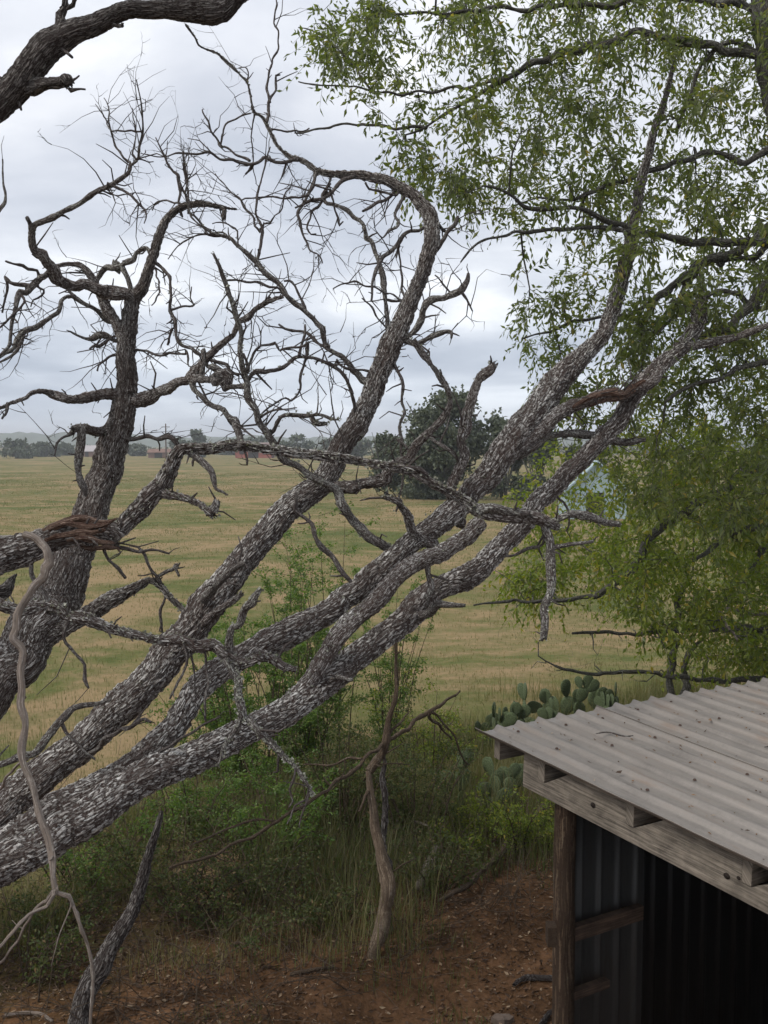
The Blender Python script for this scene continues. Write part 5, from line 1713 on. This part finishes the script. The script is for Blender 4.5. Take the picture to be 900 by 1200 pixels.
# ------------------------------------------------------------------ far trees
def far_tree(name, label, x, ybase, ytop, wpx, seed, mat, n=2600, trunk=.18, lobes=9, Y=None, grp=None, leaf=None, top_only=False):
    rd = np.random.default_rng(seed)
    q = G(x, ybase)
    if Y is not None:
        Y = Y * DS
        q = np.array([(x - 450) / F_PX * Y, Y, 0])
    D = float(np.array(q - O3) @ F3)
    base = np.array([q[0], q[1], float(gz(q[0], q[1])) - .1])
    top = P(x, ytop, D / DS)[2]
    hgt = max(1.0, top - base[2])
    w = wpx * D / F_PX
    rt = thing(name, label, 'tree', base, grp)
    tb = Buf()
    th_ = hgt * trunk
    tube(tb, [[*base, w * .035], [*(base + [w * .02, 0, th_]), w * .028], [*(base + [0, 0, hgt * .55]), w * .014]], 8, hgt / 14, .05, .2)
    for k in range(6):
        an = rd.uniform(0, 6.28)
        e = base + np.array([math.cos(an) * w * .34, math.sin(an) * w * .34, hgt * rd.uniform(.5, .85)])
        s0 = base + np.array([0, 0, th_ * rd.uniform(.7, 1.3)])
        tube(tb, [[*s0, w * .018], [*((s0 + e) / 2 + [0, 0, hgt * .05]), w * .012], [*e, w * .004]], 6, hgt / 10, .05)
    tb.build('trunk', M_LIVE, rt)
    lf = Buf()
    ls = leaf or max(.10, D * 4.6 / F_PX)
    for k in range(lobes):
        an = rd.uniform(0, 6.28)
        rr = w * .34 * rd.uniform(.2, 1)
        lz = rd.uniform(.30, .86) if trunk > .1 else rd.uniform(.12, .86)
        shrink = 1 - max(0, lz - .5) * .9
        c = base + np.array([math.cos(an) * rr * shrink, math.sin(an) * rr * shrink, hgt * lz])
        sx, sz = w * rd.uniform(.09, .20), hgt * rd.uniform(.06, .14)
        m = n // lobes
        dv = rd.normal(0, 1, (m, 3))
        dv /= np.linalg.norm(dv, axis=1)[:, None]
        dv *= (rd.random(m) ** .33)[:, None] * (1 + .25 * rd.normal(0, 1, (m, 1)))
        pos = c + dv * np.array([sx, sx, sz])
        pos[:, 2] = np.maximum(pos[:, 2], base[2] + .05)
        leaves(lf, pos, rd.normal(0, 1, (m, 3)), ls * rd.uniform(.6, 1.5, m), ls * .8, .1, rnd=np.clip(rd.normal(.45, .22, m), 0, 1))
    lf.build('crown', mat, rt, smooth=False, kind='stuff')
    return rt


far_tree('oak_tree', 'big dark live oak at the field edge with rounded open crown', 520, 583, 447, 130, 1, M_LEAF_O, 12000, .2, 34)
far_tree('oak_tree', 'dark shrubby oak on the left shoulder of the big live oak', 452, 578, 492, 70, 2, M_LEAF_O, 5200, .06, 14)
far_tree('oak_tree', 'low dark oak filling in under the big live oak crown', 500, 582, 520, 110, 3, M_LEAF_O, 6500, .05, 16)
far_tree('cedar_tree', 'dark green cedar right of the big live oak, lower than it', 592, 584, 482, 60, 4, M_LEAF_O, 5200, .05, 16)
far_tree('cedar_tree', 'dark cedar partly hidden behind the right leaning stem', 628, 586, 474, 66, 5, M_LEAF_O, 5200, .05, 16)
far_tree('oak_tree', 'dark rounded tree behind the leaves at right of the cedars', 680, 585, 500, 80, 6, M_LEAF_O, 4500, .05, 12)
for k, (x, yb, yt, w, Y, lab) in enumerate([
    (345, 534, 508, 52, 175, 'distant rounded tree just right of the red barn'),
    (392, 534, 514, 50, 180, 'low distant tree behind the middle leaning trunk'),
    (418, 536, 506, 44, 150, 'distant tree touching the left edge of the oak clump'),
    (236, 534, 503, 40, 180, 'distant open crowned tree left of the red barn'),
    (212, 534, 514, 34, 200, 'small distant tree beside the utility pole'),
    (20, 537, 514, 56, 170, 'distant round bush at the left edge of the field'),
    (52, 536, 519, 40, 190, 'distant low bush second from the left edge'),
    (78, 536, 521, 36, 210, 'distant low bush just left of the upright dead trunk'),
    (160, 535, 519, 36, 200, 'distant low bush just right of the upright dead trunk'),
    (300, 533, 512, 36, 215, 'distant tree standing behind the red barn'),
    (270, 533, 514, 30, 220, 'distant tree peeking over the left end of the red barn')]):
    far_tree('distant_tree', lab, x, yb, yt, w, 20 + k, M_LEAF_F, 1400, .08, 11, Y=Y, grp='trees along the far field edge')
# continuous scrub along the far fence line
bf = Buf()
m = 16000
xx = rng.uniform(-260, 260, m)
hgt_ = 1.2 + 2.2 * (vnoise(xx / 14, 0 * xx, 61) + .5) + 1.2 * (vnoise(xx / 4, 0 * xx, 62) + .5)
yy = 305 + 20 * vnoise(xx / 30, 0 * xx, 63) + rng.uniform(-4, 4, m)
pos = np.stack([xx, yy, gz(xx, yy) + hgt_ * rng.random(m)], -1)
leaves(bf, pos, rng.normal(0, 1, (m, 3)), .7 * rng.uniform(.6, 1.4, m), .55, .1)
tag(bf.build('scrub', M_LEAF_F, smooth=False), kind='stuff')

# ------------------------------------------------------------------ far buildings
M_RED = flat_mat('barn_red', (0.27, 0.085, 0.06), .25, 1.2)
M_ROOFG = flat_mat('barn_roof', (0.20, 0.15, 0.14), .2, 1.0)
M_DOOR = flat_mat('barn_dark', (0.03, 0.025, 0.022), .2, 1)
M_BLUE = flat_mat('pale_turquoise_paint', (0.32, 0.40, 0.42), .15, 2.5)
M_BROWNW = flat_mat('brown_boards', (0.17, 0.10, 0.075), .3, 1)
M_WHITE = flat_mat('pale_roof_paint', (0.36, 0.33, 0.33), .1, 1)


def gable(name, label, x0, x1, yb, Y, depth, hw, hr, mw, mr, doors=(), ridge='x', cat='barn'):
    Y = Y * DS
    X0, X1 = (x0 - 450) / F_PX * Y, (x1 - 450) / F_PX * Y
    cxm = (X0 + X1) / 2
    g0 = float(gz(cxm, Y)) - .1
    rt = thing(name, label, cat, (cxm, Y, g0))
    w = (X1 - X0) / 2
    bf = Buf()
    if ridge == 'x':
        v = [[-w, 0, 0], [w, 0, 0], [w, depth, 0], [-w, depth, 0], [-w, 0, hw], [w, 0, hw], [w, depth, hw], [-w, depth, hw], [-w, depth / 2, hr], [w, depth / 2, hr]]
        f4 = [[0, 1, 5, 4], [2, 3, 7, 6], [1, 2, 6, 5], [3, 0, 4, 7]]
        f3 = [[5, 6, 9], [7, 4, 8]]
        e = .3
        rv = [[-w - e, -e, hw - .1], [w + e, -e, hw - .1], [w + e, depth / 2, hr + .06], [-w - e, depth / 2, hr + .06], [w + e, depth + e, hw - .1], [-w - e, depth + e, hw - .1]]
    else:
        v = [[-w, 0, 0], [w, 0, 0], [w, depth, 0], [-w, depth, 0], [-w, 0, hw], [w, 0, hw], [w, depth, hw], [-w, depth, hw], [0, 0, hr], [0, depth, hr]]
        f4 = [[0, 1, 5, 4], [2, 3, 7, 6], [1, 2, 6, 5], [3, 0, 4, 7]]
        f3 = [[4, 5, 8], [6, 7, 9]]
        e = .15
        rv = [[-w - e, -e, hw - .2], [-w - e, depth + e, hw - .2], [0, depth + e, hr + .05], [0, -e, hr + .05], [w + e, depth + e, hw - .2], [w + e, -e, hw - .2]]
    off = np.array([cxm, Y, g0])
    bf.add(np.array(v) + off, f4, f3)
    bf.build('wall', mw, rt, smooth=False)
    bf = Buf()
    bf.add(np.array(rv) + off, [[0, 1, 2, 3], [3, 2, 4, 5]])
    o = bf.build('roof', mr, rt, smooth=False)
    md = o.modifiers.new('thick', 'SOLIDIFY')
    md.thickness = .08
    for (nm, dx0, dx1, z0, z1, mt) in doors:
        bv, bfc = box_verts(dx0, dx1, -.05, .02, z0, z1)
        bf = Buf()
        bf.add(bv + off, bfc)
        bf.build(nm, mt, rt, smooth=False)
    return rt


gable('barn', 'small red barn far across the field below the broken limb', 276, 318, 535, 172, 7, 2.2, 3.7, M_RED, M_ROOFG, [('door', -1.2, 1.2, .05, 2.0, M_DOOR), ('window', -3.2, -2.2, 1.0, 1.8, M_DOOR), ('window', 2.2, 3.2, 1.0, 1.8, M_DOOR)])
gable('lean_to', 'low dark brown outbuilding left of the red barn across the field', 174, 198, 535, 175, 4, 1.5, 2.2, M_BROWNW, M_BROWNW, [('door', -.9, .9, .05, 1.3, M_DOOR)], cat='outbuilding')
gable('farm_house', 'pale roofed house far off, left of the upright dead trunk', 93, 112, 533, 190, 6, 1.6, 3.0, M_BROWNW, M_WHITE, [('door', -.5, .4, .05, 1.4, M_DOOR)], cat='house')
gable('play_house', 'small pale turquoise building glimpsed behind the right leaning stem and leaves', 664, 736, 560, 34, 2.2, 1.5, 2.7, M_BLUE, M_BLUE, [('door', -.5, .3, .05, 1.35, M_DOOR)], ridge='y', cat='building')
# utility pole
D = 160.0 * DS
bx = (195 - 450) / F_PX * D
rt = thing('utility_pole', 'thin wooden utility pole standing far across the field', 'pole', (bx, D, 0))
bf = Buf()
tube(bf, [[bx, D, -.3, .17], [bx, D, 4, .15], [bx, D, 7.7, .12]], 8, 1, 0)
bf.build('mast', M_WOODD, rt)
bf = Buf()
v, f = box_verts(bx - .9, bx + .9, D - .06, D + .06, 6.95, 7.08)
bf.add(v, f)
bf.build('crossarm', M_WOODD, rt, smooth=False)

# ------------------------------------------------------------------ thin air haze round everything
HZ = bpy.data.materials.new('haze')
HZ.use_nodes = True
t = HZ.node_tree
t.nodes.clear()
out = N(t, 'ShaderNodeOutputMaterial')
pv = N(t, 'ShaderNodeVolumePrincipled')
pv.inputs['Color'].default_value = (0.90, 0.93, 0.97, 1)
pv.inputs['Density'].default_value = 0.0006
L(t, pv.outputs[0], out.inputs['Volume'])
v, f = box_verts(-2500, 2500, -50, 3700, -2.5, 45)
bf = Buf()
bf.add(v, f)
bf.build('haze', HZ, smooth=False, kind='stuff')
